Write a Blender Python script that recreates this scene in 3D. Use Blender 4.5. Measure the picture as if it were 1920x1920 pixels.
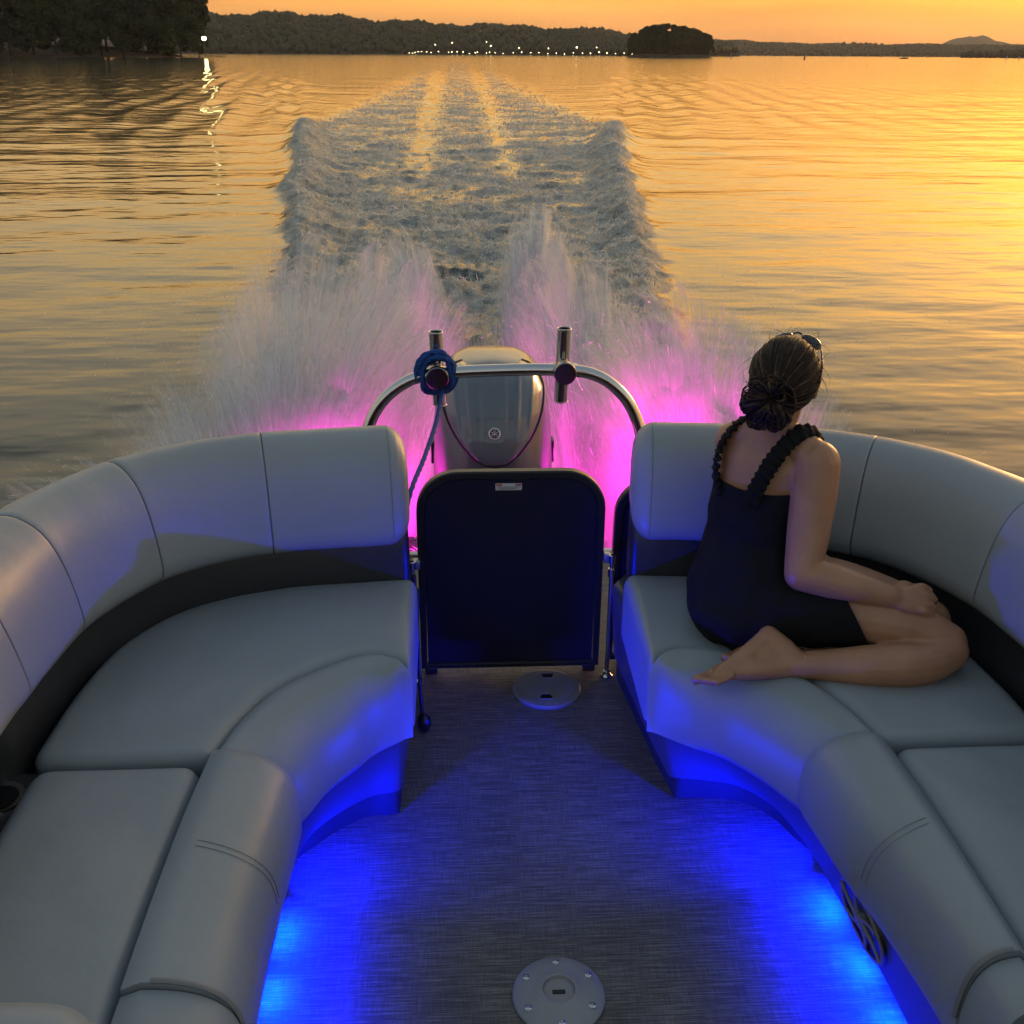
import bpy, bmesh, math, random
import numpy as np
from mathutils import Vector, Matrix, noise as mnoise
R = math.radians
rng = np.random.default_rng(7)
random.seed(7)
SC = bpy.context.scene
for o in list(bpy.data.objects):
    bpy.data.objects.remove(o)

# ------------------------------------------------------------------ camera
CAM_H, PITCH, YAW, ROLL = 1.67, R(24.13), R(3.0), R(0.35)
fw0 = Vector((math.sin(YAW), math.cos(YAW), 0)); rt0 = Vector((math.cos(YAW), -math.sin(YAW), 0)); up0 = Vector((0, 0, 1))
fwd = fw0 * math.cos(PITCH) - up0 * math.sin(PITCH)
upv = fw0 * math.sin(PITCH) + up0 * math.cos(PITCH)
cr = rt0 * math.cos(ROLL) + upv * math.sin(ROLL)
cu = -rt0 * math.sin(ROLL) + upv * math.cos(ROLL)
cam_d = bpy.data.cameras.new('camera'); cam = bpy.data.objects.new('camera', cam_d)
SC.collection.objects.link(cam)
M3 = Matrix((cr, cu, -fwd)).transposed()
cam.matrix_world = Matrix.Translation((0, 0, CAM_H)) @ M3.to_4x4()
cam_d.sensor_width = 36; cam_d.lens = 36; cam_d.clip_start = 0.05; cam_d.clip_end = 60000
SC.camera = cam

# ------------------------------------------------------------------ sky, sun, exposure
SUN_AZ, SUN_EL, SKY_K = R(38), R(4.2), 0.095           # azimuth clockwise from straight astern (+Y)
wd = bpy.data.worlds.new('World'); SC.world = wd; wd.use_nodes = True
nt = wd.node_tree; nt.nodes.clear()
wo = nt.nodes.new('ShaderNodeOutputWorld'); bg = nt.nodes.new('ShaderNodeBackground')
sky = nt.nodes.new('ShaderNodeTexSky'); sky.sky_type = 'NISHITA'; sky.sun_disc = False
sky.sun_elevation = SUN_EL; sky.sun_rotation = SUN_AZ
sky.air_density = 1.6; sky.dust_density = 5.0; sky.ozone_density = 1.0; sky.altitude = 0
# dusk haze: a glow that hugs the whole horizon and a dim blue-grey overhead, added to the scattered sun
tcw = nt.nodes.new('ShaderNodeTexCoord'); sep = nt.nodes.new('ShaderNodeSeparateXYZ'); nt.links.new(tcw.outputs['Generated'], sep.inputs[0])
gr = nt.nodes.new('ShaderNodeValToRGB'); nt.links.new(sep.outputs[2], gr.inputs[0])
stops = [(0.0, (0.66, 0.255, 0.075)), (0.05, (0.82, 0.36, 0.065)), (0.14, (0.80, 0.50, 0.19)), (0.30, (0.54, 0.45, 0.31)), (0.55, (0.14, 0.17, 0.20)), (1.0, (0.095, 0.13, 0.175))]
while len(gr.color_ramp.elements) < len(stops): gr.color_ramp.elements.new(0.5)
for e, (p_, c_) in zip(gr.color_ramp.elements, stops): e.position = p_; e.color = (*c_, 1)
# away from the sunset the horizon is dull blue-grey
gc = nt.nodes.new('ShaderNodeValToRGB'); nt.links.new(sep.outputs[2], gc.inputs[0])
cst = [(0.0, (0.20, 0.19, 0.20)), (0.14, (0.21, 0.21, 0.225)), (0.30, (0.18, 0.195, 0.215)), (0.55, (0.135, 0.16, 0.185)), (1.0, (0.10, 0.13, 0.165))]
while len(gc.color_ramp.elements) < len(cst): gc.color_ramp.elements.new(0.5)
for e, (p_, c_) in zip(gc.color_ramp.elements, cst): e.position = p_; e.color = (*c_, 1)
dt_ = nt.nodes.new('ShaderNodeVectorMath'); dt_.operation = 'DOT_PRODUCT'; nt.links.new(tcw.outputs['Generated'], dt_.inputs[0]); dt_.inputs[1].default_value = (math.sin(SUN_AZ), math.cos(SUN_AZ), 0)
wz = nt.nodes.new('ShaderNodeMapRange'); wz.interpolation_type = 'SMOOTHSTEP'; wz.inputs[1].default_value = -0.45; wz.inputs[2].default_value = 0.75; nt.links.new(dt_.outputs['Value'], wz.inputs[0])
mixg = nt.nodes.new('ShaderNodeMix'); mixg.data_type = 'RGBA'; nt.links.new(wz.outputs[0], mixg.inputs['Factor']); nt.links.new(gc.outputs[0], mixg.inputs[6]); nt.links.new(gr.outputs[0], mixg.inputs[7])
# faint streaky cloud veils
mpw = nt.nodes.new('ShaderNodeMapping'); mpw.inputs['Scale'].default_value = (1.4, 1.4, 16.0); nt.links.new(tcw.outputs['Generated'], mpw.inputs[0])
nw = nt.nodes.new('ShaderNodeTexNoise'); nw.inputs['Scale'].default_value = 2.2; nw.inputs['Detail'].default_value = 4.0; nt.links.new(mpw.outputs[0], nw.inputs['Vector'])
vr = nt.nodes.new('ShaderNodeMapRange'); vr.inputs[1].default_value = 0.3; vr.inputs[2].default_value = 0.7; vr.inputs[3].default_value = 0.76; vr.inputs[4].default_value = 1.10; nt.links.new(nw.outputs[0], vr.inputs[0])
sc1 = nt.nodes.new('ShaderNodeVectorMath'); sc1.operation = 'SCALE'; nt.links.new(sky.outputs[0], sc1.inputs[0]); sc1.inputs[3].default_value = SKY_K
ad1 = nt.nodes.new('ShaderNodeVectorMath'); ad1.operation = 'ADD'; nt.links.new(sc1.outputs[0], ad1.inputs[0]); nt.links.new(mixg.outputs[2], ad1.inputs[1])
sc2 = nt.nodes.new('ShaderNodeVectorMath'); sc2.operation = 'SCALE'; nt.links.new(ad1.outputs[0], sc2.inputs[0]); nt.links.new(vr.outputs[0], sc2.inputs[3])
nt.links.new(sc2.outputs[0], bg.inputs[0]); nt.links.new(bg.outputs[0], wo.inputs[0])
bg.inputs[1].default_value = 1.0
sun_d = bpy.data.lights.new('sun', 'SUN'); sun = bpy.data.objects.new('sun', sun_d); SC.collection.objects.link(sun)
sun_d.energy = 0.9; sun_d.angle = R(12); sun_d.color = (1, 0.55, 0.22)
sdir = Vector((math.sin(SUN_AZ) * math.cos(SUN_EL), math.cos(SUN_AZ) * math.cos(SUN_EL), math.sin(SUN_EL)))
sun.rotation_euler = sdir.to_track_quat('Z', 'Y').to_euler()
SC.view_settings.view_transform = 'Standard'; SC.view_settings.look = 'None'
SC.view_settings.exposure = 0.66; SC.view_settings.gamma = 1.0; SC.view_settings.use_curve_mapping = False
SC.render.engine = 'CYCLES'
SC.cycles.max_bounces = 6; SC.cycles.diffuse_bounces = 2; SC.cycles.glossy_bounces = 3
SC.cycles.transparent_max_bounces = 24; SC.cycles.caustics_reflective = False; SC.cycles.caustics_refractive = False
SC.cycles.use_denoising = True; SC.cycles.use_adaptive_sampling = True; SC.cycles.adaptive_threshold = 0.04; SC.cycles.adaptive_min_samples = 16
SC.cycles.sample_clamp_indirect = 4.0
WATER = -0.55

# ------------------------------------------------------------------ helpers
COL = SC.collection
def wloc(p):
    v = Vector((0, 0, 0))
    while p is not None:
        v = v + p.location; p = p.parent
    return v
def mesh(name, verts, faces, mat=None, parent=None, smooth=True, sharp=None):
    me = bpy.data.meshes.new(name)
    V = np.asarray(verts, dtype=np.float64).reshape(-1, 3)
    if parent is not None:
        V = V - np.array(wloc(parent))
    if isinstance(faces, np.ndarray):
        k = faces.shape[1]; n = len(faces)
        me.vertices.add(len(V)); me.vertices.foreach_set('co', V.astype(np.float32).ravel())
        me.loops.add(n * k); me.loops.foreach_set('vertex_index', faces.astype(np.int32).ravel())
        me.polygons.add(n); me.polygons.foreach_set('loop_start', np.arange(0, n * k, k, dtype=np.int32))
        me.update(calc_edges=True)
    else:
        me.from_pydata([tuple(v) for v in V], [], faces); me.update()
    if smooth:
        me.polygons.foreach_set('use_smooth', np.ones(len(me.polygons), dtype=bool))
        if sharp is not None:
            me.set_sharp_from_angle(angle=R(sharp))
    if mat is not None:
        me.materials.append(mat)
    o = bpy.data.objects.new(name, me); COL.objects.link(o)
    if parent is not None:
        o.parent = parent
    return o
def tag(o, label=None, cat=None, group=None, kind=None):
    if label: o['label'] = label
    if cat: o['category'] = cat
    if group: o['group'] = group
    if kind: o['kind'] = kind
    return o
def thing(name, label, cat, loc=(0, 0, 0), group=None):
    o = bpy.data.objects.new(name, None); COL.objects.link(o); o.location = loc; o.empty_display_size = 0.1
    return tag(o, label, cat, group)
def copy_tree(o, parent=None):
    c = o.copy(); COL.objects.link(c); c.parent = parent
    for ch in list(o.children):
        copy_tree(ch, c)
    return c
def bm_obj(name, bm, mat, parent=None, smooth=True, sharp=40):
    V = [tuple(v.co) for v in bm.verts]
    bm.verts.index_update()
    F = [[v.index for v in f.verts] for f in bm.faces]
    bm.free()
    return mesh(name, V, F, mat, parent, smooth, sharp)
def crs(pts, n, closed=False):
    """Catmull-Rom resample of a polyline of any dimension, evenly spaced by arc length."""
    P = np.asarray(pts, float); m = len(P)
    if closed:
        Q = np.vstack([P[-1], P, P[0], P[1]]); segs = m
    else:
        Q = np.vstack([2 * P[0] - P[1], P, 2 * P[-1] - P[-2]]); segs = m - 1
    out = []
    for i in range(segs):
        p0, p1, p2, p3 = Q[i:i + 4]
        for t in np.linspace(0, 1, 24, endpoint=False):
            out.append(0.5 * ((2 * p1) + (-p0 + p2) * t + (2 * p0 - 5 * p1 + 4 * p2 - p3) * t * t + (-p0 + 3 * p1 - 3 * p2 + p3) * t ** 3))
    out.append(P[0] if closed else P[-1])
    out = np.array(out)
    d = np.r_[0, np.cumsum(np.linalg.norm(np.diff(out, axis=0), axis=1))]
    s = np.linspace(0, d[-1], n + 1 if closed else n)
    res = np.stack([np.interp(s, d, out[:, k]) for k in range(P.shape[1])], 1)
    return res[:-1] if closed else res
def arclen(P):
    return np.r_[0, np.cumsum(np.linalg.norm(np.diff(P, axis=0), axis=1))]
def grid_faces(nu, nv, closed_v=False, off=0):
    F = []
    nvv = nv if closed_v else nv - 1
    for i in range(nu - 1):
        for j in range(nvv):
            a = off + i * nv + j; b = off + i * nv + (j + 1) % nv
            F.append((a, b, b + nv, a + nv))
    return F
def sweep_data(profile, path, side=1, cap=0.02, capn=5, flip=False):
    """profile: closed list (offset outward, z); path: (x,y) points; ends rounded over `cap` metres."""
    prof = np.asarray(profile, float); path = np.asarray(path, float)
    cen = prof.mean(0)
    s = arclen(path); Ltot = s[-1]
    T = np.gradient(path, axis=0); T /= np.linalg.norm(T, axis=1)[:, None]
    Nn = np.stack([T[:, 1], -T[:, 0]], 1) * side
    rows = []
    ext = (prof.max(0) - prof.min(0)).min() * 0.5
    for i in range(len(path)):
        d = min(s[i], Ltot - s[i]); k = 1.0
        if cap > 0 and d < cap:
            k = 1 - (1 - math.sqrt(max(0, 1 - (1 - d / cap) ** 2))) * cap / ext
        q = cen + (prof - cen) * k
        rows.append(np.c_[path[i, 0] + Nn[i, 0] * q[:, 0], path[i, 1] + Nn[i, 1] * q[:, 0], q[:, 1]])
    nv = len(prof)
    V = np.vstack(rows); F = grid_faces(len(path), nv, True)
    F.append(tuple(range(nv))[::-1]); F.append(tuple(range((len(path) - 1) * nv, len(path) * nv)))
    return V, F
def dense_path(pts, step=0.015, cap=0.02):
    P = crs(pts, max(8, int(arclen(np.asarray(pts, float))[-1] / step)))
    s = arclen(P); L = s[-1]
    extra = [cap * t for t in (0.04, 0.15, 0.35, 0.65)]
    S = np.unique(np.r_[s, extra, [L - e for e in extra]])
    return np.stack([np.interp(S, s, P[:, 0]), np.interp(S, s, P[:, 1])], 1)
def sub_path(P, a, b):
    """piece of a polyline between arc lengths a and b"""
    s = arclen(P); S = np.unique(np.r_[a, s[(s > a) & (s < b)], b])
    return np.stack([np.interp(S, s, P[:, k]) for k in range(P.shape[1])], 1)
def cushion(name, A, B, ztop, zbot, r, mat, parent, crown=0.008, rc=0.05, nu=56, nv=40, zfun=None, flip=False):
    """padded cushion spanning between two edge curves A(u), B(u) (lists of xy), rounded on all four sides"""
    A = crs(A, 80); B = crs(B, 80)
    def dens(n):
        t = np.linspace(0, 1, n); return 0.5 - 0.5 * np.cos(np.pi * t)
    us = dens(nu); vs = dens(nv)
    si = np.linspace(0, 1, 80)
    La = max(arclen(A)[-1], arclen(B)[-1])
    V = []
    for u in us:
        a = np.array([np.interp(u, si, A[:, k]) for k in (0, 1)]); b = np.array([np.interp(u, si, B[:, k]) for k in (0, 1)])
        W = np.linalg.norm(b - a); du = min(u, 1 - u) * La
        vm = 0.0
        if du < rc:
            vm = (rc - math.sqrt(max(0, rc * rc - (rc - du) ** 2))) / W * 0.9
        for v in vs:
            vv = vm + v * (1 - 2 * vm)
            p = a + (b - a) * vv
            dv = min(v, 1 - v) * W * (1 - 2 * vm)
            def drop(d):
                return r - math.sqrt(max(0, r * r - (r - min(d, r)) ** 2))
            z = ztop - math.hypot(drop(du), drop(dv)) if max(drop(du), drop(dv)) < r * 0.999 else ztop - r - 0.4 * min(drop(du), drop(dv))
            z = max(z, ztop - r * 1.35)
            z += crown * (1 - (2 * u - 1) ** 2) * (1 - (2 * v - 1) ** 2)
            if zfun: z += zfun(u, v)
            inn = min(1.0, min(du, dv) / .05)
            z += inn * (.0042 * mnoise.noise(Vector((p[0] * 5, p[1] * 5, ztop * 9))) + .0022 * mnoise.noise(Vector((p[0] * 13, p[1] * 11, 3.1))))
            z -= .014 * math.exp(-((p[0] - .665) ** 2 + (p[1] - 2.04) ** 2) / .022) + .008 * math.exp(-((p[0] - 1.03) ** 2 + (p[1] - 1.87) ** 2) / .006)
            V.append((p[0], p[1], z))
    n = len(us); m = len(vs)
    F = grid_faces(n, m)
    ring = [i * m for i in range(n)] + [(n - 1) * m + j for j in range(1, m)] + [i * m + m - 1 for i in range(n - 2, -1, -1)] + [j for j in range(m - 2, 0, -1)]
    base = len(V)
    for k, zz in enumerate((0.5, 1.0)):
        for idx in ring:
            x, y, z = V[idx]; V.append((x, y, z + (zbot - z) * zz))
    L = len(ring)
    for j in range(L):
        a, b = ring[j], ring[(j + 1) % L]
        F.append((b, a, base + j, base + (j + 1) % L))
        F.append((base + (j + 1) % L, base + j, base + L + j, base + L + (j + 1) % L))
    F.append(tuple(base + L + j for j in range(L)))
    o = mesh(name, V, F, mat, parent)
    fix_normals(o)
    return o
def fix_normals(o):
    bm = bmesh.new(); bm.from_mesh(o.data); bmesh.ops.recalc_face_normals(bm, faces=bm.faces); bm.to_mesh(o.data); bm.free()
def tube_data(pts, rad, n=12, caps=True, resample=None):
    P = np.asarray(pts, float)
    if resample: P = crs(P, resample)
    rr = np.full(len(P), rad) if np.isscalar(rad) else np.interp(np.linspace(0, 1, len(P)), np.linspace(0, 1, len(rad)), rad)
    T = np.gradient(P, axis=0); T /= np.linalg.norm(T, axis=1)[:, None] + 1e-12
    up = np.array([0, 0, 1.0]) if abs(T[0][2]) < 0.9 else np.array([1.0, 0, 0])
    V = []; nrm = np.cross(T[0], up); nrm /= np.linalg.norm(nrm)
    for i in range(len(P)):
        nrm = nrm - T[i] * (nrm @ T[i]); nrm /= np.linalg.norm(nrm)
        bn = np.cross(T[i], nrm)
        for k in range(n):
            a = 2 * math.pi * k / n
            V.append(P[i] + rr[i] * (math.cos(a) * nrm + math.sin(a) * bn))
    F = grid_faces(len(P), n, True)
    if caps:
        F.append(tuple(range(n))[::-1]); F.append(tuple(range((len(P) - 1) * n, len(P) * n)))
    return V, F
def tube(name, pts, rad, mat, parent=None, n=12, resample=None, caps=True):
    V, F = tube_data(pts, rad, n, caps, resample)
    return mesh(name, V, F, mat, parent, True, 60)
def join(parts):
    V = []; F = []
    for v, f in parts:
        o = len(V); V += [tuple(p) for p in v]; F += [tuple(i + o for i in q) for q in f]
    return V, F
def box_data(x0, x1, y0, y1, z0, z1):
    V = [(x, y, z) for x in (x0, x1) for y in (y0, y1) for z in (z0, z1)]
    F = [(0, 1, 3, 2), (4, 6, 7, 5), (0, 4, 5, 1), (2, 3, 7, 6), (0, 2, 6, 4), (1, 5, 7, 3)]
    return V, F
def bevel_box(name, x0, x1, y0, y1, z0, z1, mat, parent=None, bev=0.004, seg=2):
    bm = bmesh.new(); V, F = box_data(x0, x1, y0, y1, z0, z1)
    vs = [bm.verts.new(v) for v in V]
    for f in F: bm.faces.new([vs[i] for i in f])
    bmesh.ops.recalc_face_normals(bm, faces=bm.faces)
    bmesh.ops.bevel(bm, geom=list(bm.edges), offset=bev, segments=seg, affect='EDGES', profile=0.5)
    return bm_obj(name, bm, mat, parent, True, 35)
def lathe_data(profile, center, axis='z', n=40, caps=True):
    """profile (r, h) rotated about an axis through center"""
    V = []
    c = Vector(center)
    for r, h in profile:
        for k in range(n):
            a = 2 * math.pi * k / n
            if axis == 'z': p = (r * math.cos(a), r * math.sin(a), h)
            elif axis == 'y': p = (r * math.cos(a), h, r * math.sin(a))
            else: p = (h, r * math.cos(a), r * math.sin(a))
            V.append((c.x + p[0], c.y + p[1], c.z + p[2]))
    F = grid_faces(len(profile), n, True)
    if caps:
        F.append(tuple(range(n))[::-1]); F.append(tuple(range((len(profile) - 1) * n, len(profile) * n)))
    return V, F
def lathe(name, profile, center, mat, parent=None, axis='z', n=40, sharp=35):
    V, F = lathe_data(profile, center, axis, n)
    o = mesh(name, V, F, mat, parent, True, None); fix_normals(o); o.data.set_sharp_from_angle(angle=R(sharp))
    return o

# ------------------------------------------------------------------ materials
def new_mat(name):
    m = bpy.data.materials.new(name); m.use_nodes = True
    t = m.node_tree; b = t.nodes['Principled BSDF']
    return m, t, b
def nd(t, typ, **kw):
    n = t.nodes.new(typ)
    for k, v in kw.items():
        if k in n.inputs: n.inputs[k].default_value = v
        else: setattr(n, k, v)
    return n
def lk(t, a, b): t.links.new(a, b)
def ramp(t, fac, stops):
    r = t.nodes.new('ShaderNodeValToRGB')
    while len(r.color_ramp.elements) < len(stops): r.color_ramp.elements.new(0.5)
    for e, (p, c) in zip(r.color_ramp.elements, stops):
        e.position = p; e.color = (*c, 1) if len(c) == 3 else c
    lk(t, fac, r.inputs[0]); return r
def coords(t, scale=(1, 1, 1)):
    c = t.nodes.new('ShaderNodeTexCoord'); m = t.nodes.new('ShaderNodeMapping')
    m.inputs['Scale'].default_value = scale; lk(t, c.outputs['Object'], m.inputs[0]); return m.outputs[0]
def plain(name, col, rough=0.5, metal=0.0, spec=0.5, bump=0.0, bscale=60, var=0.0, coat=0.0):
    m, t, b = new_mat(name)
    b.inputs['Base Color'].default_value = (*col, 1); b.inputs['Roughness'].default_value = rough
    b.inputs['Metallic'].default_value = metal; b.inputs['Specular IOR Level'].default_value = spec
    b.inputs['Coat Weight'].default_value = coat
    v = coords(t)
    n = nd(t, 'ShaderNodeTexNoise', Scale=bscale, Detail=5.0, Roughness=0.6); lk(t, v, n.inputs['Vector'])
    if bump:
        bp = nd(t, 'ShaderNodeBump', Strength=bump, Distance=0.01); lk(t, n.outputs[0], bp.inputs['Height']); lk(t, bp.outputs[0], b.inputs['Normal'])
    if var:
        n2 = nd(t, 'ShaderNodeTexNoise', Scale=bscale * 0.12, Detail=4.0); lk(t, v, n2.inputs['Vector'])
        c0 = tuple(c * (1 - var) for c in col); c1 = tuple(min(1, c * (1 + var)) for c in col)
        r = ramp(t, n2.outputs[0], [(0.3, c0), (0.7, c1)]); lk(t, r.outputs[0], b.inputs['Base Color'])
    return m
def vinyl(name, col, rough, stain=0.06):
    m, t, b = new_mat(name)
    v = coords(t)
    vo = nd(t, 'ShaderNodeTexVoronoi', Scale=420.0, feature='DISTANCE_TO_EDGE'); lk(t, v, vo.inputs['Vector'])
    n1 = nd(t, 'ShaderNodeTexNoise', Scale=9.0, Detail=4.0, Roughness=0.55); lk(t, v, n1.inputs['Vector'])
    n2 = nd(t, 'ShaderNodeTexNoise', Scale=35.0, Detail=3.0); lk(t, v, n2.inputs['Vector'])
    n3 = nd(t, 'ShaderNodeTexNoise', Scale=2.5, Detail=3.0); lk(t, v, n3.inputs['Vector'])
    r = ramp(t, n3.outputs[0], [(0.3, tuple(c * (1 - stain) for c in col)), (0.7, tuple(c * (1 + stain) for c in col))])
    lk(t, r.outputs[0], b.inputs['Base Color'])
    rr = nd(t, 'ShaderNodeMapRange'); rr.inputs[3].default_value = rough - 0.07; rr.inputs[4].default_value = rough + 0.1
    lk(t, n1.outputs[0], rr.inputs[0]); lk(t, rr.outputs[0], b.inputs['Roughness'])
    b1 = nd(t, 'ShaderNodeBump', Strength=0.12, Distance=0.0012); lk(t, vo.outputs[0], b1.inputs['Height'])
    b2 = nd(t, 'ShaderNodeBump', Strength=0.5, Distance=0.006); lk(t, n1.outputs[0], b2.inputs['Height']); lk(t, b1.outputs[0], b2.inputs['Normal'])
    b3 = nd(t, 'ShaderNodeBump', Strength=0.10, Distance=0.003); lk(t, n2.outputs[0], b3.inputs['Height']); lk(t, b2.outputs[0], b3.inputs['Normal'])
    lk(t, b3.outputs[0], b.inputs['Normal'])
    return m
MT = {}
MT['vinyl'] = vinyl('grey_vinyl', (0.265, 0.30, 0.325), 0.40)
MT['dark_vinyl'] = vinyl('charcoal_vinyl', (0.022, 0.024, 0.028), 0.36)
MT['thread'] = plain('seam_thread', (0.15, 0.155, 0.16), 0.7)
MT['piping'] = vinyl('piping_vinyl', (0.20, 0.205, 0.21), 0.45)
MT['base'] = plain('moulded_base_plastic', (0.075, 0.076, 0.085), 0.4, bump=0.05, bscale=150)
MT['kick'] = plain('kick_strip_plastic', (0.03, 0.03, 0.032), 0.45, bump=0.05, bscale=120)
MT['black'] = plain('black_plastic', (0.010, 0.010, 0.011), 0.35, bump=0.04, bscale=160)
MT['panel'] = plain('black_aluminium_panel', (0.008, 0.008, 0.024), 0.3, bump=0.03, bscale=14)
MT['gate_frame'] = plain('black_powder_coat', (0.013, 0.013, 0.014), 0.3, bump=0.05, bscale=220)
MT['steel'] = plain('polished_stainless', (0.62, 0.61, 0.60), 0.12, metal=1.0, bump=0.02, bscale=30)
MT['steel_b'] = plain('brushed_stainless', (0.55, 0.54, 0.53), 0.3, metal=1.0, bump=0.05, bscale=80)
MT['white_plastic'] = plain('white_plastic', (0.30, 0.30, 0.295), 0.4, bump=0.04, bscale=90, var=0.08)
MT['grey_plastic'] = plain('grey_plastic', (0.22, 0.22, 0.225), 0.45, bump=0.05, bscale=90, var=0.1)
MT['rope'] = plain('blue_rope', (0.01, 0.07, 0.32), 0.8, bump=0.6, bscale=300)
MT['label'] = plain('sticker_white', (0.65, 0.65, 0.62), 0.5)
MT['label_red'] = plain('sticker_red', (0.5, 0.10, 0.05), 0.5)
MT['label_ink'] = plain('sticker_ink', (0.08, 0.08, 0.08), 0.5)
def emit(name, col, s):
    m = bpy.data.materials.new(name); m.use_nodes = True; t = m.node_tree; t.nodes.clear()
    e = nd(t, 'ShaderNodeEmission'); e.inputs[0].default_value = (*col, 1); e.inputs[1].default_value = s
    o = t.nodes.new('ShaderNodeOutputMaterial'); lk(t, e.outputs[0], o.inputs[0]); return m
# ------------------------------------------------------------------ numpy noise
def _h(ix, iy, seed):
    a = (ix.astype(np.int64) * 374761393 + iy.astype(np.int64) * 668265263 + seed * 1442695041) & 0x7fffffff
    a = ((a ^ (a >> 13)) * 1274126177) & 0x7fffffff
    return ((a ^ (a >> 16)) & 0xffff) / 65535.0
def vnoise(x, y, seed=0):
    ix = np.floor(x); iy = np.floor(y); fx = x - ix; fy = y - iy
    fx = fx * fx * fx * (fx * (fx * 6 - 15) + 10); fy = fy * fy * fy * (fy * (fy * 6 - 15) + 10)
    a = _h(ix, iy, seed); b = _h(ix + 1, iy, seed); c = _h(ix, iy + 1, seed); d = _h(ix + 1, iy + 1, seed)
    return (a + (b - a) * fx + (c - a) * fy + (a - b - c + d) * fx * fy) * 2 - 1
def fbm(x, y, o=4, seed=0, g=0.5):
    s = 0; a = 1.0; t = 0
    for k in range(o):
        s = s + a * vnoise(x * 2 ** k + 17.3 * k, y * 2 ** k - 9.1 * k, seed + k); t += a; a *= g
    return s / t
def sst(a, b, x):
    t = np.clip((x - a) / (b - a), 0, 1); return t * t * (3 - 2 * t)

# ------------------------------------------------------------------ water with the boat's wake
XC = 0.14
def wake_w(y): return 0.36 + 0.131 * y
def wake(x, y):
    d = np.abs(x - XC); w = wake_w(y) + (0.24 * fbm(y * 0.16 + np.sign(x - XC) * 31, y * 0 + 3, 2, 5) + 0.15 * fbm(y * 0.9 + np.sign(x - XC) * 11, y * 0 + 8, 3, 6)) * sst(5, 15, y) * (1 - 0.6 * sst(31, 38, y))
    q = d - w
    wf = np.minimum(w, 4.7 + 0.010 * (y - 33)); qf = d - wf
    soft = 2.6 * sst(34, 65, y)
    inside = 1 - sst(0.02 - soft, 0.30 + 0.008 * y + 0.3 * soft, qf)
    amp = 0.15 * sst(5, 13, y) + 0.27 * sst(13, 32, y)
    amp = amp * (1 - 0.80 * sst(33, 38.5, y)) * (1 - sst(70, 140, y))
    crest = np.where(q < 0, np.exp(-(q / (0.26 + 0.010 * y)) ** 2), np.exp(-(q / (0.16 + 0.008 * y)) ** 2))
    h = amp * crest * (0.8 + 0.35 * fbm(x * 0.9, y * 0.8, 3, 9))
    # diverging ripples outside the crest
    env = sst(0, 0.6, q) * np.exp(-np.clip(q, 0, 99) / (2.0 + 0.10 * y)) * sst(22, 48, y) * (1 - sst(90, 190, y))
    h = h + 0.085 * env * np.sin(2 * np.pi * (q * 0.55 - 0.010 * y + 0.35 * fbm(x * .25, y * .12, 2, 41)))
    # turbulence inside
    near = np.exp(-np.clip(y - 4, 0, 99) / 14.0)
    inside = inside * sst(3.2, 5.0, y)
    t1 = fbm(x * 2.2, y * 1.5, 5, 21, 0.58); t2 = fbm(x * 1.3, y * (3.2 - 1.2 * near), 4, 22, 0.6)
    h = h + inside * ((0.05 + 0.17 * near) * t1 + (0.045 + 0.05 * np.exp(-y / 60)) * t2 * (1 - 0.5 * near)) * (1 - 0.8 * sst(80, 200, y))
    trough = -0.10 * np.exp(-((y - 6.5) / 3.0) ** 2) * np.exp(-(d / 0.7) ** 2) - 0.10 * np.exp(-((y - 11) / 5.0) ** 2) * np.exp(-(d / 1.0) ** 2)
    mound = 0.22 * np.exp(-((y - 10) / 3.5) ** 2) * np.exp(-((d - 1.15) / 0.5) ** 2)
    h = h + trough + mound - 0.10 * inside * (1 - crest) * sst(8, 14, y) * (1 - sst(32, 60, y))
    lane = np.exp(-((d - 0.72 - 0.012 * y) / (0.16 + 0.005 * y)) ** 2) * sst(17, 27, y) * (0.6 + 0.4 * (x < XC))
    f = inside * sst(3.4, 5.0, y) * (1.10 - 0.26 * sst(14, 50, y) - 0.14 * sst(70, 190, y) - 0.20 * sst(160, 420, y))
    f = f * (1 - 0.85 * lane) * (1 - 0.12 * np.exp(-((y - 13) / 5.5) ** 2) * np.exp(-(d / 0.75) ** 2))
    f = f * (0.72 + 0.45 * fbm(x * 1.1, y * 0.8, 4, 33))
    f = f + 0.35 * np.exp(-(q / (0.25 + 0.012 * y)) ** 2) * sst(5, 9, y) * (1 - sst(29, 36, y)) * (q < 0.3)
    # thin streaks thrown out beside the pontoons
    side = sst(0.0, 0.3, q) * np.exp(-np.clip(q - 0.2, 0, 9) / 1.5) * sst(3, 4.5, y) * (1 - sst(8, 15, y))
    st = fbm((d - 0.55 * y) * 5, (y + 0.3 * d) * 0.7, 4, 52)
    f = f + 0.75 * side * sst(-0.05, 0.45, st)
    return h, np.clip(f, 0, 1), inside
def ripple(x, y):
    far = 1 - 0.9 * sst(60, 150, np.hypot(x, y))
    r = 0.016 * fbm(x * 0.30, y * 0.62, 3, 71) + 0.007 * fbm(x * 0.75 + 0.2 * y, y * 1.55, 3, 72) + 0.0035 * fbm(x * 2.2, y * 3.6, 2, 75)
    return r * far
ny, nx = 700, 520
ys = 1.2 * (420 / 1.2) ** np.linspace(0, 1, ny)
us = np.linspace(-1, 1, nx); us = np.sign(us) * np.abs(us) ** 1.45
YY = np.repeat(ys[:, None], nx, 1); XX = XC + us[None, :] * (4.5 + 0.78 * YY)
hh, ff, ins = wake(XX, YY)
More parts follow.
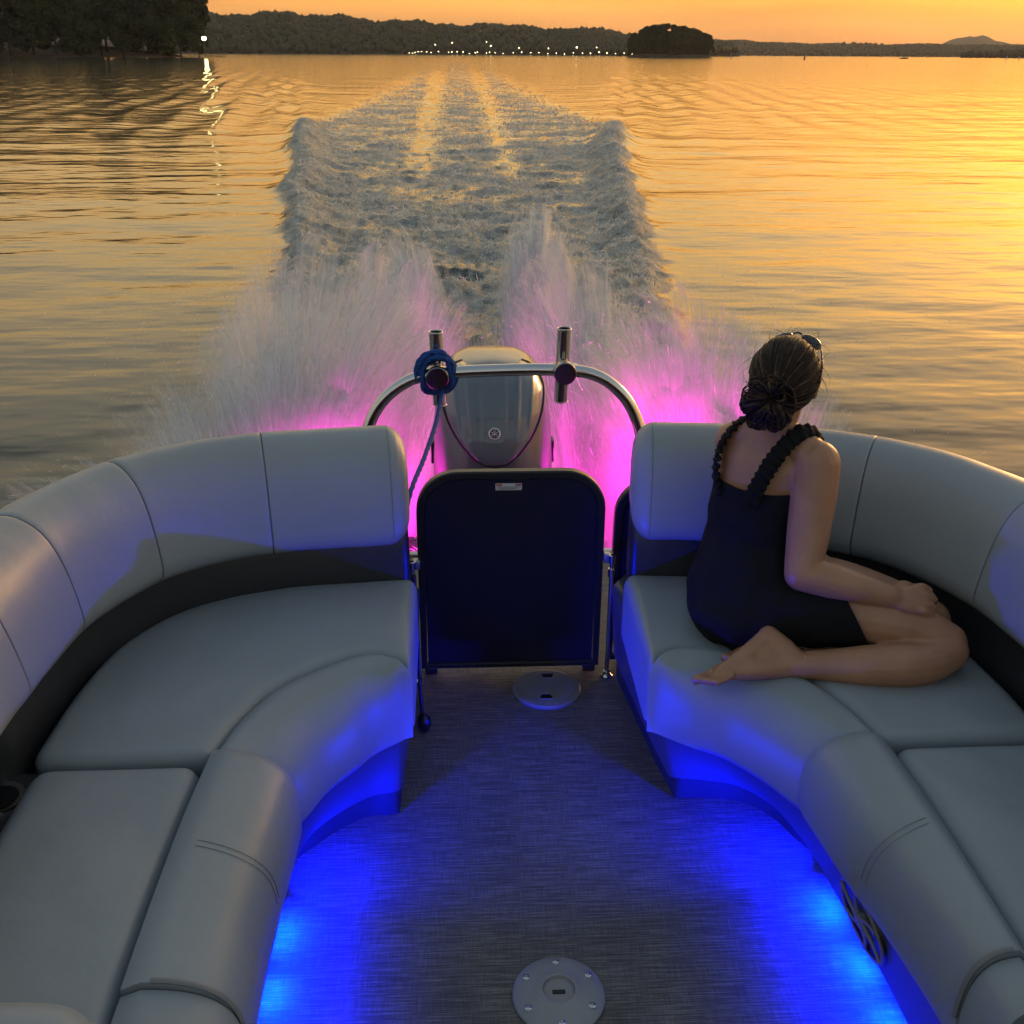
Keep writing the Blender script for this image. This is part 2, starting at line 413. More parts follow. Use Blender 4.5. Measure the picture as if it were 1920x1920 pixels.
edge = (1 - sst(0.93, 1.0, np.abs(us)))[None, :] * (1 - sst(300, 415, YY)) * sst(1.2, 2.0, YY)
ZZ = WATER + (hh + ripple(XX, YY) * (1 - ins * 0.6)) * edge
ff = ff * edge
V = np.stack([XX, YY, ZZ], -1).reshape(-1, 3)
ii, jj = np.meshgrid(np.arange(ny - 1), np.arange(nx - 1), indexing='ij')
a = (ii * nx + jj).ravel()
F = np.stack([a, a + 1, a + 1 + nx, a + nx], 1)
foam = ff.ravel()
# outer sheet, joined to the rim of the fine grid and running out past the horizon
rim = [(i, 0) for i in range(ny)]
n0 = len(V)
BIG = 24000.0
Lx = np.c_[np.full(ny, -BIG), ys * 40, np.full(ny, WATER)]; Rx = np.c_[np.full(ny, BIG), ys * 40, np.full(ny, WATER)]
Tx = np.c_[us * BIG, np.full(nx, BIG), np.full(nx, WATER)]; Bx = np.c_[us * BIG, np.full(nx, -900.0), np.full(nx, WATER)]
V = np.vstack([V, Lx, Rx, Tx, Bx]); oL, oR, oT, oB = n0, n0 + ny, n0 + 2 * ny, n0 + 2 * ny + nx
k = np.arange(ny - 1); m_ = np.arange(nx - 1)
FL = np.stack([oL + k, k * nx, (k + 1) * nx, oL + k + 1], 1)
FR = np.stack([k * nx + nx - 1, oR + k, oR + k + 1, (k + 1) * nx + nx - 1], 1)
FT = np.stack([(ny - 1) * nx + m_, (ny - 1) * nx + m_ + 1, oT + m_ + 1, oT + m_], 1)
FB = np.stack([oB + m_, oB + m_ + 1, m_ + 1, m_], 1)
CR = np.array([[oL + ny - 1, (ny - 1) * nx, oT, oT], [oB, 0, oL, oL], [oR + ny - 1, oT + nx - 1, (ny - 1) * nx + nx - 1, (ny - 1) * nx + nx - 1], [oB + nx - 1, oR, nx - 1, nx - 1]])
quads = np.vstack([F, FL, FR, FT, FB])
m, t, b = new_mat('lake_water')
b.inputs['IOR'].default_value = 1.333
att = nd(t, 'ShaderNodeAttribute', attribute_name='foam')
geo = t.nodes.new('ShaderNodeNewGeometry')
mp1 = nd(t, 'ShaderNodeMapping'); mp1.inputs['Scale'].default_value = (0.55, 1.25, 1); lk(t, geo.outputs['Position'], mp1.inputs[0])
mp2 = nd(t, 'ShaderNodeMapping'); mp2.inputs['Scale'].default_value = (2.2, 4.2, 1); lk(t, geo.outputs['Position'], mp2.inputs[0])
mp3 = nd(t, 'ShaderNodeMapping'); mp3.inputs['Scale'].default_value = (0.08, 0.22, 1); lk(t, geo.outputs['Position'], mp3.inputs[0])
w1 = nd(t, 'ShaderNodeTexNoise', Scale=1.0, Detail=3.0, Roughness=0.5); lk(t, mp1.outputs[0], w1.inputs['Vector'])
w2 = nd(t, 'ShaderNodeTexNoise', Scale=1.0, Detail=2.0, Roughness=0.5); lk(t, mp2.outputs[0], w2.inputs['Vector'])
w3 = nd(t, 'ShaderNodeTexNoise', Scale=1.0, Detail=2.0, Roughness=0.5); lk(t, mp3.outputs[0], w3.inputs['Vector'])
bw3 = nd(t, 'ShaderNodeBump', Strength=0.45, Distance=0.22); lk(t, w3.outputs[0], bw3.inputs['Height'])
bw1 = nd(t, 'ShaderNodeBump', Strength=0.5, Distance=0.07); lk(t, w1.outputs[0], bw1.inputs['Height']); lk(t, bw3.outputs[0], bw1.inputs['Normal'])
bw2 = nd(t, 'ShaderNodeBump', Strength=0.35, Distance=0.010); lk(t, w2.outputs[0], bw2.inputs['Height']); lk(t, bw1.outputs[0], bw2.inputs['Normal'])
lk(t, bw2.outputs[0], b.inputs['Normal'])
b.inputs['Base Color'].default_value = (0.012, 0.020, 0.016, 1); b.inputs['Roughness'].default_value = 0.09
# foam: broken, furry froth
mf = nd(t, 'ShaderNodeMapping'); mf.inputs['Scale'].default_value = (1.0, 0.55, 1.0); lk(t, geo.outputs['Position'], mf.inputs[0])
f1 = nd(t, 'ShaderNodeTexNoise', Scale=7.0, Detail=8.0, Roughness=0.68, Distortion=0.6); lk(t, mf.outputs[0], f1.inputs['Vector'])
f2 = nd(t, 'ShaderNodeTexNoise', Scale=38.0, Detail=4.0, Roughness=0.6); lk(t, mf.outputs[0], f2.inputs['Vector'])
mx = nd(t, 'ShaderNodeMath', operation='MULTIPLY_ADD'); mx.inputs[1].default_value = 0.35; lk(t, f2.outputs[0], mx.inputs[0]); lk(t, f1.outputs[0], mx.inputs[2])
th = nd(t, 'ShaderNodeMath', operation='SUBTRACT'); th.inputs[0].default_value = 1.16; lk(t, att.outputs['Fac'], th.inputs[1])
df = nd(t, 'ShaderNodeMath', operation='SUBTRACT'); lk(t, mx.outputs[0], df.inputs[0]); lk(t, th.outputs[0], df.inputs[1])
fm = nd(t, 'ShaderNodeMapRange', interpolation_type='SMOOTHSTEP'); fm.inputs[1].default_value = -0.12; fm.inputs[2].default_value = 0.38
lk(t, df.outputs[0], fm.inputs[0])
fb = t.nodes.new('ShaderNodeBsdfPrincipled'); fb.inputs['Roughness'].default_value = 0.55
fcol = ramp(t, f1.outputs[0], [(0.34, (0.12, 0.135, 0.12)), (0.68, (0.48, 0.47, 0.43))]); lk(t, fcol.outputs[0], fb.inputs['Base Color'])
bf = nd(t, 'ShaderNodeBump', Strength=0.9, Distance=0.05); lk(t, mx.outputs[0], bf.inputs['Height']); lk(t, bf.outputs[0], fb.inputs['Normal'])
ms = t.nodes.new('ShaderNodeMixShader'); lk(t, fm.outputs[0], ms.inputs[0]); lk(t, b.outputs[0], ms.inputs[1]); lk(t, fb.outputs[0], ms.inputs[2])
lk(t, ms.outputs[0], t.nodes['Material Output'].inputs[0])
MT['water'] = m
water = mesh('water', V, quads, m); tag(water, 'lake water with the white wake of the boat running out to the far shore', 'water', kind='structure')
at = water.data.attributes.new('foam', 'FLOAT', 'POINT')
at.data.foreach_set('value', np.r_[foam, np.zeros(len(V) - n0)].astype(np.float32))

# ------------------------------------------------------------------ spray: thrown filaments and drops
def ribbons(P0, Vel, t0, dt, wid, grav, segs=4):
    """ballistic filaments: (n,3) start, velocity; each fills the flight time t0..t0+dt"""
    n = len(P0)
    T = t0[:, None] + dt[:, None] * np.linspace(0, 1, segs + 1)[None, :]
    C = P0[:, None, :] + Vel[:, None, :] * T[..., None]
    C[..., 2] -= 0.5 * grav * T ** 2
    tan = np.gradient(C, axis=1); tan /= np.linalg.norm(tan, axis=2)[..., None] + 1e-9
    rnd = rng.normal(size=(n, 1, 3)); sd = np.cross(tan, rnd); sd /= np.linalg.norm(sd, axis=2)[..., None] + 1e-9
    tap = np.sin(np.linspace(0.12, np.pi - 0.06, segs + 1)) ** 0.7
    C = C + rng.normal(size=C.shape) * wid[:, None, None] * 0.5
    w = wid[:, None] * tap[None, :]
    A = C - sd * w[..., None]; B = C + sd * w[..., None]
    VV = np.stack([A, B], 2).reshape(-1, 3)
    base = (np.arange(n) * (segs + 1) * 2)[:, None] + (np.arange(segs) * 2)[None, :]
    base = base.ravel()
    FF = np.stack([base, base + 1, base + 3, base + 2], 1)
    return VV, FF
class Spray:
    def __init__(s): s.V = []; s.F = []; s.n = 0
    def add(s, V, F): s.V.append(V); s.F.append(F + s.n); s.n += len(V)
    def fan(s, n, c, spread, v0, vs, tmax, wid, lo=0.0, dtl=(0.05, 0.13), g=9.8):
        n = int(n * KF); P0 = np.array(c) + rng.normal(size=(n, 3)) * np.array(spread) * np.array([1, 1, 0.25])
        Vl = np.array(v0) + rng.normal(size=(n, 3)) * np.array(vs)
        Vl[:, 0] += (P0[:, 0] - c[0]) * 1.5
        t0 = lo + (tmax - lo) * rng.random(n) ** 1.15
        dt = rng.uniform(*dtl, n)
        w = wid * rng.uniform(0.45, 1.4, n)
        s.add(*ribbons(P0, Vl, t0, dt, w, g))
    def drops(s, n, c, spread, v0, vs, tmax, size):
        P0 = np.array(c) + rng.normal(size=(n, 3)) * np.array(spread) * np.array([1, 1, 0.25]); Vl = np.array(v0) + rng.normal(size=(n, 3)) * np.array(vs)
        T = (0.5 + 0.6 * rng.random(n)) * tmax
        s.add(*ribbons(P0, Vl, T, rng.uniform(.002, .006, n), size * rng.uniform(0.4, 1.3, n), 9.8, 2))
    def build(s, name, mat, label, parent=None):
        o = mesh(name, np.vstack(s.V), np.vstack(s.F), mat, parent); tag(o, label, 'spray' if parent is None else None, kind='stuff'); return o
m, t, b = new_mat('spray_water')
b.inputs['Base Color'].default_value = (0.80, 0.81, 0.80, 1); b.inputs['Roughness'].default_value = 0.6
tr = nd(t, 'ShaderNodeBsdfTranslucent'); tr.inputs[0].default_value = (0.85, 0.86, 0.86, 1)
mxs = t.nodes.new('ShaderNodeMixShader'); mxs.inputs[0].default_value = 0.5
lk(t, b.outputs[0], mxs.inputs[1]); lk(t, tr.outputs[0], mxs.inputs[2]); lk(t, mxs.outputs[0], t.nodes['Material Output'].inputs[0])
MT['spray'] = m
# thin torn sheets of thrown water: streaky cover that breaks up towards the top
m, t, b = new_mat('spray_sheet_water')
b.inputs['Base Color'].default_value = (0.90, 0.90, 0.89, 1); b.inputs['Roughness'].default_value = 0.6
tr = nd(t, 'ShaderNodeBsdfTranslucent'); tr.inputs[0].default_value = (0.92, 0.92, 0.91, 1)
mxs = t.nodes.new('ShaderNodeMixShader'); mxs.inputs[0].default_value = 0.5
lk(t, b.outputs[0], mxs.inputs[1]); lk(t, tr.outputs[0], mxs.inputs[2])
au = nd(t, 'ShaderNodeAttribute', attribute_name='fl'); spx = t.nodes.new('ShaderNodeSeparateXYZ'); lk(t, au.outputs['Vector'], spx.inputs[0])
mp = nd(t, 'ShaderNodeMapping'); mp.inputs['Scale'].default_value = (34, 2.6, 7.7); lk(t, au.outputs['Vector'], mp.inputs[0])
ns = nd(t, 'ShaderNodeTexNoise', Scale=1.0, Detail=5.0, Roughness=0.55, Distortion=0.5); lk(t, mp.outputs[0], ns.inputs['Vector'])
mp2_ = nd(t, 'ShaderNodeMapping'); mp2_.inputs['Scale'].default_value = (5, 2.0, 5.3); lk(t, au.outputs['Vector'], mp2_.inputs[0])
ns2 = nd(t, 'ShaderNodeTexNoise', Scale=1.0, Detail=3.0); lk(t, mp2_.outputs[0], ns2.inputs['Vector'])
sm = nd(t, 'ShaderNodeMath', operation='MULTIPLY_ADD'); sm.inputs[1].default_value = 0.9; lk(t, ns2.outputs[0], sm.inputs[0]); lk(t, ns.outputs[0], sm.inputs[2])
th_ = nd(t, 'ShaderNodeMapRange'); th_.inputs[1].default_value = 0.0; th_.inputs[2].default_value = 1.0; th_.inputs[3].default_value = 0.28; th_.inputs[4].default_value = 1.12; lk(t, spx.outputs[1], th_.inputs[0])
al = nd(t, 'ShaderNodeMath', operation='SUBTRACT'); lk(t, sm.outputs[0], al.inputs[0]); lk(t, th_.outputs[0], al.inputs[1])
am = nd(t, 'ShaderNodeMapRange', interpolation_type='SMOOTHSTEP'); am.inputs[1].default_value = -0.22; am.inputs[2].default_value = 0.55; am.inputs[4].default_value = 0.95; lk(t, al.outputs[0], am.inputs[0])
ab = nd(t, 'ShaderNodeMath', operation='ABSOLUTE'); lk(t, spx.outputs[0], ab.inputs[0])
ef = nd(t, 'ShaderNodeMapRange', interpolation_type='SMOOTHSTEP'); ef.inputs[1].default_value = 1.0; ef.inputs[2].default_value = 0.45; lk(t, ab.outputs[0], ef.inputs[0])
fa = nd(t, 'ShaderNodeMath', operation='MULTIPLY'); lk(t, am.outputs[0], fa.inputs[0]); lk(t, ef.outputs[0], fa.inputs[1])
bp = nd(t, 'ShaderNodeBump', Strength=0.5, Distance=0.02); lk(t, ns.outputs[0], bp.inputs['Height']); lk(t, bp.outputs[0], b.inputs['Normal'])
tp = nd(t, 'ShaderNodeBsdfTransparent'); mxt = t.nodes.new('ShaderNodeMixShader'); lk(t, fa.outputs[0], mxt.inputs[0])
lk(t, tp.outputs[0], mxt.inputs[1]); lk(t, mxs.outputs[0], mxt.inputs[2]); lk(t, mxt.outputs[0], t.nodes['Material Output'].inputs[0])
MT['sheet'] = m
class Sheets:
    def __init__(s): s.V = []; s.F = []; s.A = []; s.n = 0; s.k = 0
    def fan(s, layers, c, half, v0, vlat, vaft, tmax, nu=46, nt_=22, bow=0.5):
        """nested fans: lateral coordinate u, flight time; each layer thrown with its own speed"""
        for L in range(layers):
            s.k += 1
            f = (L + .5) / layers
            u = np.linspace(-1, 1, nu)[:, None]; q = np.linspace(0, 1, nt_)[None, :]
            tm = tmax * (0.80 + 0.25 * f) * (1 - bow * .35 * u ** 2) * (1 + 0.10 * fbm(u * 3, u * 0 + s.k * 3.1, 3, s.k))
            T = q * tm
            vx = v0[0] + vlat * u * (0.75 + .5 * f) + .12 * fbm(u * 4, u * 0 + s.k, 2, 3 + s.k)
            vy = v0[1] + vaft * (f - .5) * 2 + .15 * fbm(u * 3, u * 0 + 7 * s.k, 2, 9 + s.k)
            vz = v0[2] * (1 - bow * .30 * u ** 2) * (0.86 + .22 * f) * (1 + 0.07 * fbm(u * 4, u * 0 + s.k * 1.7, 2, 17))
            X_ = c[0] + half * u + vx * T; Y_ = c[1] + .15 * (f - .5) + vy * T; Z_ = c[2] + vz * T - 4.9 * T ** 2
            wob = .02 * fbm(X_ * 5, Z_ * 4 + s.k * 9, 3, s.k)
            Vv = np.stack([X_ + wob, Y_ + 2 * wob, Z_], -1).reshape(-1, 3)
            i_, j_ = np.meshgrid(np.arange(nu - 1), np.arange(nt_ - 1), indexing='ij'); a_ = (i_ * nt_ + j_).ravel()
            s.V.append(Vv); s.F.append(np.stack([a_, a_ + nt_, a_ + nt_ + 1, a_ + 1], 1) + s.n); s.n += len(Vv)
            s.A.append(np.stack([np.broadcast_to(u, T.shape), np.broadcast_to(q, T.shape), np.full(T.shape, s.k * 1.37)], -1).reshape(-1, 3))
    def build(s, name, parent):
        o = mesh(name, np.vstack(s.V), np.vstack(s.F), MT['sheet'], parent)
        at_ = o.data.attributes.new('fl', 'FLOAT_VECTOR', 'POINT'); at_.data.foreach_set('vector', np.vstack(s.A).astype(np.float32).ravel()); o['kind'] = 'stuff'
        return o
W0 = WATER
FW = 0.0012; KF = 0.13
spray_l = thing('water_spray', 'tall pink lit spray plume thrown up behind the left bench', 'spray', (-.72, 4.35, W0)); spray_l['kind'] = 'stuff'
SH = Sheets()
SH.fan(8, (-0.70, 3.95, W0), .22, (-.05, 1.7, 4.75), 1.15, .7, .58, bow=1.0)
SH.fan(6, (-0.40, 4.65, W0), .18, (.05, 2.2, 4.5), .85, .6, .55, bow=1.0)
SH.fan(6, (-0.98, 3.9, W0), .22, (-.50, 1.2, 3.9), .85, .5, .46, bow=1.0)
SH.fan(6, (-1.28, 3.8, W0), .26, (-1.0, .8, 3.1), .85, .4, .40)
SH.fan(5, (-1.45, 3.6, W0), .28, (-1.5, .7, 2.5), .75, .4, .32)
SH.fan(5, (-0.66, 4.15, W0), .26, (-.05, 1.6, 3.8), 1.0, .6, .43, bow=1.0)
SH.fan(4, (-1.05, 4.05, W0), .26, (-.6, .9, 2.9), .8, .5, .34, bow=1.0)
SH.build('sheets', spray_l)
SL = Spray()
SL.fan(15000, (-0.72, 4.30, W0), (0.12, 0.1, 0.1), (-0.12, 1.35, 4.2), (0.62, 0.4, 0.42), 0.52, FW, .10, (.010, .034))
SL.fan(6000, (-0.36, 4.55, W0), (0.10, 0.1, 0.1), (0.1, 1.9, 3.9), (0.40, 0.4, 0.4), 0.50, FW, .10, (.010, .034))
SL.fan(6000, (-1.20, 4.0, W0), (0.15, 0.1, 0.1), (-0.8, 0.8, 2.9), (0.4, 0.35, 0.35), 0.36, FW, .06, (.010, .034))
SL.drops(1500, (-0.75, 4.4, W0), (0.2, 0.2, 0.1), (-0.25, 1.5, 4.3), (0.8, 0.6, 0.4), 0.52, 0.0030)
SL.build('filaments', MT['spray'], None, spray_l)
spray_r = thing('water_spray', 'tall pink lit spray plume thrown up behind the right bench', 'spray', (1.02, 4.35, W0)); spray_r['kind'] = 'stuff'
SH = Sheets()
SH.fan(8, (1.02, 3.95, W0), .22, (.15, 1.7, 4.35), 1.15, .7, .54, bow=1.0)
SH.fan(6, (0.66, 4.65, W0), .18, (-.02, 2.2, 4.5), .75, .6, .55, bow=1.0)
SH.fan(6, (1.28, 3.9, W0), .22, (.50, 1.2, 3.8), .85, .5, .45, bow=1.0)
SH.fan(4, (1.55, 3.95, W0), .22, (.85, .8, 3.1), .75, .4, .38)
SH.fan(5, (0.95, 4.45, W0), .28, (.05, 1.7, 3.8), 1.0, .7, .43, bow=1.0)
SH.build('sheets', spray_r)
SR = Spray()
SR.fan(15000, (1.02, 4.30, W0), (0.12, 0.1, 0.1), (0.2, 1.35, 4.05), (0.65, 0.4, 0.42), 0.52, FW, .10, (.010, .034))
SR.fan(7000, (0.60, 4.55, W0), (0.10, 0.1, 0.1), (-.05, 1.9, 4.0), (0.40, 0.4, 0.4), 0.50, FW, .10, (.010, .034))
SR.fan(4000, (1.50, 4.0, W0), (0.15, 0.1, 0.1), (0.8, 0.8, 2.9), (0.4, 0.35, 0.35), 0.36, FW, .06, (.010, .034))
SR.drops(1500, (1.05, 4.4, W0), (0.2, 0.2, 0.1), (0.3, 1.5, 4.2), (0.8, 0.6, 0.4), 0.52, 0.0030)
SR.build('filaments', MT['spray'], None, spray_r)
spray_m = thing('water_spray', 'pale forked plume of propeller wash rising behind the outboard motor', 'spray', (.14, 6.4, W0)); spray_m['kind'] = 'stuff'
SH = Sheets()
SH.fan(8, (-0.12, 6.0, W0 - .1), .14, (-.72, 4.2, 4.1), .48, .9, .56, bow=.8)
SH.fan(9, (0.40, 6.0, W0 - .1), .14, (.52, 4.6, 4.45), .55, 1.0, .61, bow=.8)
SH.fan(7, (0.13, 5.0, W0 - .1), .45, (0.0, 2.6, 3.0), .7, .8, .42)
SH.fan(6, (0.13, 6.6, W0 - .1), .5, (0.0, 4.0, 2.4), .6, .9, .36)
SH.fan(5, (-0.16, 6.2, W0 - .1), .14, (-.8, 4.0, 3.4), .4, .9, .46, bow=.8)
SH.fan(5, (0.44, 6.2, W0 - .1), .14, (.62, 4.4, 3.8), .4, .9, .50, bow=.8)
SH.build('sheets', spray_m)
SM = Spray()
SM.fan(8000, (-0.15, 6.0, W0 - .1), (0.08, 0.1, 0.1), (-0.72, 4.2, 3.9), (0.28, 0.7, 0.4), 0.56, FW * 1.5, .12, (.010, .034))
SM.fan(9000, (0.42, 6.0, W0 - .1), (0.08, 0.1, 0.1), (0.60, 4.6, 4.3), (0.30, 0.7, 0.4), 0.60, FW * 1.5, .12, (.010, .034))
SM.drops(1200, (0.45, 6.2, W0), (0.2, 0.2, 0.1), (0.5, 4.6, 4.3), (0.6, 0.9, 0.4), 0.56, 0.004)
SM.build('filaments', MT['spray'], None, spray_m)
# low furry froth lying over the broken water
SF = Spray()
N = 120000
yy = 4.2 + (85 - 4.2) * rng.random(N) ** 2.3; uu = rng.uniform(-1.03, 1.03, N); xx = XC + uu * np.minimum(wake_w(yy), 4.9)
h_, f_, i_ = wake(xx, yy)
keep = rng.random(N) < np.clip(f_ * 1.1 - 0.2, 0, 1) * (1 - 0.9 * sst(24, 85, yy)); xx, yy, h_ = xx[keep], yy[keep], h_[keep]; n = len(xx)
P0 = np.c_[xx, yy, W0 + h_ - 0.01]
sc_ = 0.55 + 0.012 * yy
Vl = np.c_[rng.normal(0, 0.55, n) + np.sign(xx - XC) * 0.35, rng.normal(0.9, 0.7, n), np.abs(rng.normal(0.55, 0.35, n))] * sc_[:, None]
V_, F_ = ribbons(P0, Vl, np.zeros(n), rng.uniform(0.05, 0.12, n), (0.0014 + 0.00022 * yy) * rng.uniform(0.5, 1.4, n), 6.0, 3)
SF.add(V_, F_)
froth = SF.build('wake_froth', MT['spray'], 'fine froth and filaments covering the broken wake behind the boat')
# ------------------------------------------------------------------ shores, trees, lights
def polar(az_deg, dist, z=0.0):
    a = R(az_deg); return np.array([math.sin(a) * dist, math.cos(a) * dist, WATER + z])
def leafmat(name, c0, c1):
    m, t, b = new_mat(name)
    oi = t.nodes.new('ShaderNodeObjectInfo'); geo = t.nodes.new('ShaderNodeNewGeometry')
    n = nd(t, 'ShaderNodeTexNoise', Scale=0.35, Detail=4.0); lk(t, geo.outputs['Position'], n.inputs['Vector'])
    ad = nd(t, 'ShaderNodeMath', operation='MULTIPLY_ADD'); ad.inputs[1].default_value = 0.35; lk(t, oi.outputs['Random'], ad.inputs[0]); lk(t, n.outputs[0], ad.inputs[2])
    r = ramp(t, ad.outputs[0], [(0.3, c0), (0.95, c1)]); lk(t, r.outputs[0], b.inputs['Base Color']); b.inputs['Roughness'].default_value = 0.8
    return m
MT['leaf'] = leafmat('dark_foliage', (0.012, 0.024, 0.009), (0.045, 0.070, 0.020))
MT['leaf_far'] = leafmat('far_foliage', (0.010, 0.017, 0.008), (0.026, 0.038, 0.014))
MT['bark'] = plain('bark', (0.06, 0.045, 0.035), 0.9, bump=0.5, bscale=2, var=0.3)
MT['soil'] = plain('shore_soil', (0.08, 0.06, 0.04), 0.9, bump=0.4, bscale=1.0, var=0.3)
MT['hill'] = plain('wooded_hill', (0.016, 0.024, 0.011), 0.9, bump=0.8, bscale=0.15, var=0.3)
def tree_proto(name, Ht, Rc, seed, nleaf=9000, low=0.04):
    rg = np.random.default_rng(seed)
    root = thing(name, '', 'tree')
    limbs = [tube_data([(0, 0, -0.5), (0.1, 0.1, Ht * .35), (0.2, -0.1, Ht * .7), (0, 0, Ht * .92)], [Ht * .018, Ht * .013, Ht * .008, Ht * .002], 8, True, 10)]
    cl = []
    for k in range(16):
        hz = Ht * rg.uniform(low + .06, .95); a = rg.uniform(0, 2 * math.pi); rr = Rc * math.sqrt(max(0.05, 1 - ((hz / Ht - .48) / .56) ** 2)) * rg.uniform(.45, .85)
        e = np.array([math.cos(a) * rr, math.sin(a) * rr, hz])
        limbs.append(tube_data([(0, 0, hz * .72), tuple(e * np.array([.5, .5, .9])), tuple(e)], [Ht * .006, Ht * .004, Ht * .0015], 5, True, 5))
        cl.append((e, Rc * rg.uniform(.28, .5)))
    for k in range(10):
        cl.append((np.array([rg.normal(0, Rc * .3), rg.normal(0, Rc * .3), Ht * rg.uniform(.3, .97)]), Rc * rg.uniform(.3, .45)))
    V, F = join(limbs); mesh('trunk', V, F, MT['bark'], root)
    per = nleaf // len(cl); Vs = []
    for c, r in cl:
        d = rg.normal(size=(per, 3)); d /= np.linalg.norm(d, axis=1)[:, None]
        p = c + d * (r * rg.uniform(.55, 1.08, per) ** .6)[:, None] * np.array([1, 1, .8])
        a = rg.normal(size=(per, 3)); a /= np.linalg.norm(a, axis=1)[:, None]
        bb = np.cross(a, rg.normal(size=(per, 3))); bb /= np.linalg.norm(bb, axis=1)[:, None]
        s = Ht * rg.uniform(.010, .024, per)[:, None]
        Vs.append(np.stack([p - a * s - bb * s * .6, p + a * s - bb * s * .6, p + a * s * .7 + bb * s * .6, p - a * s * .8 + bb * s * .6], 1).reshape(-1, 3))
    V = np.vstack(Vs); mesh('crown', V, np.arange(len(V)).reshape(-1, 4), MT['leaf'], root, smooth=False)
    return root
protos = [tree_proto('shore_tree', 24, 6.5, 1), tree_proto('shore_tree', 27, 6.0, 2), tree_proto('shore_tree', 22, 7.2, 3), tree_proto('shore_tree', 25, 7.0, 4, low=.05)]
used = [False] * 4
def put_tree(k, p, s, rz, label, group):
    if used[k]: o = copy_tree(protos[k])
    else: o = protos[k]; used[k] = True
    o.location = p; o.scale = (s * random.uniform(.9, 1.15), s * random.uniform(.9, 1.15), s * random.uniform(.92, 1.12)); o.rotation_euler = (0, 0, rz)
    tag(o, label, 'tree', group); return o
def ground_strip(name, front, depth, hgt, mat, seed, label=None, kind='structure', nv=14):
    """land rising from a waterline polyline (x,y) away from the lake"""
    Pf = crs(front, 90); T = np.gradient(Pf, axis=0); T /= np.linalg.norm(T, axis=1)[:, None]
    Nn = np.stack([-T[:, 1], T[:, 0]], 1)
    V = []
    for i in range(90):
        e = math.sin(math.pi * i / 89) ** .35
        for j in range(nv):
            s = j / (nv - 1)
            q = Pf[i] + Nn[i] * depth * s
            z = WATER - .6 + (hgt(i / 89) if callable(hgt) else hgt) * e * math.sin(min(1, s * 1.25) * math.pi / 2) + 0.04 * depth * s * float(fbm(np.array(q[0] * 8 / depth), np.array(q[1] * 8 / depth), 3, seed))
            V.append((q[0], q[1], z))
    o = mesh(name, V, grid_faces(90, nv), mat); fix_normals(o)
    return tag(o, label, None, None, kind)
# left bank: trees one can tell apart in front, further ones behind
A = [polar(-46, 430)[:2], polar(-34, 445)[:2], polar(-24, 455)[:2], polar(-17, 462)[:2], polar(-13.4, 472)[:2], polar(-12.5, 480)[:2], polar(-12.3, 520)[:2]]
ground_strip('left_bank', A[::-1], -130, 9.0, MT['soil'], 3, 'low wooded bank at the left edge of the lake')
Pb = crs([polar(-27, 456)[:2], polar(-21, 462)[:2], polar(-16, 468)[:2], polar(-12.75, 482)[:2]], 60)
place = ['at the open tip of the left bank', 'second from the tip of the left bank', 'third from the tip of the left bank']
k_ = 0
for row in range(3):
    nt_ = (15, 14, 12)[row]
    for i in range(nt_):
        s = 1 - (i + .5 * (row % 2)) / nt_; p = Pb[int(np.clip(s * 59, 0, 59))] * (1 + (0.004 + 0.020 * row + random.uniform(0, .008)))
        tipf = 0.66 + .34 * min(1, (i + .6 * row) / 2.2)
        lab = ('dark leafy tree ' + place[i]) if (row == 0 and i < 3) else ('dark leafy tree in the unbroken front row along the left bank', 'tall dark tree behind the front row of the left bank', 'tall dark tree in the rear row of the left bank')[row]
        put_tree(k_ % 4, (p[0], p[1], WATER + .2 + 2.2 * row), (1.02 + .16 * row) * tipf * random.uniform(.92, 1.1), random.uniform(0, 6.28), lab, 'trees along the left bank'); k_ += 1
def forest(name, label, front, depth, hfun, n, rad, seed, sub=1, mat='leaf_far'):
    rg = np.random.default_rng(seed)
    bm = bmesh.new(); bmesh.ops.create_icosphere(bm, subdivisions=sub, radius=1.0); bm.verts.index_update()
    B = np.array([v.co[:] for v in bm.verts]); Fq = np.array([[v.index for v in f.verts] for f in bm.faces]); bm.free()
    Pf = crs(front, 400); T = np.gradient(Pf, axis=0); T /= np.linalg.norm(T, axis=1)[:, None]; Nn = np.stack([-T[:, 1], T[:, 0]], 1)
    u = rg.random(n); s = rg.random(n) ** .8
    idx = (u * 399).astype(int); q = Pf[idx] + Nn[idx] * (depth * s)[:, None]
    zg = np.array([hfun(a) for a in u]) * np.sin(np.minimum(1, s * 1.2) * math.pi / 2)
    r = rad * rg.uniform(.7, 1.35, n)
    C = np.c_[q, WATER + zg + r * .8]
    jit = 1 + rg.normal(0, .16, size=(n, len(B), 1))
    V = C[:, None, :] + B[None] * jit * (r[:, None] * np.array([[1, 1, 1.25]]))[:, None, :]
    Fa = (np.arange(n) * len(B))[:, None, None] + Fq[None]
    o = mesh(name, V.reshape(-1, 3), Fa.reshape(-1, 3), MT[mat], smooth=False)
    return tag(o, label, 'forest', kind='stuff')
# far wooded ridge across the lake
AF = [polar(a, d)[:2] for a, d in ((-30, 1450), (-18, 1480), (-10, 1500), (0, 1500), (6, 1450), (12, 1400))]
def hf(u):
    a = -30 + 42 * u
    h = np.interp(a, [-30, -14.5, -12, -8, -4, 0, 3, 6, 9, 12], [40, 40, 44, 47, 39, 34, 29, 22, 14, 8])
    return float(h + 2.2 * math.sin(a * 1.9) + 1.2 * math.sin(a * 5.1))
ground_strip('far_ridge', AF, 260, lambda u: hf(u) - 3, MT['hill'], 12, 'long wooded ridge along the far shore')
forest('far_forest', 'dark forest covering the long ridge across the lake', AF, 250, hf, 9000, 3.5, 5)
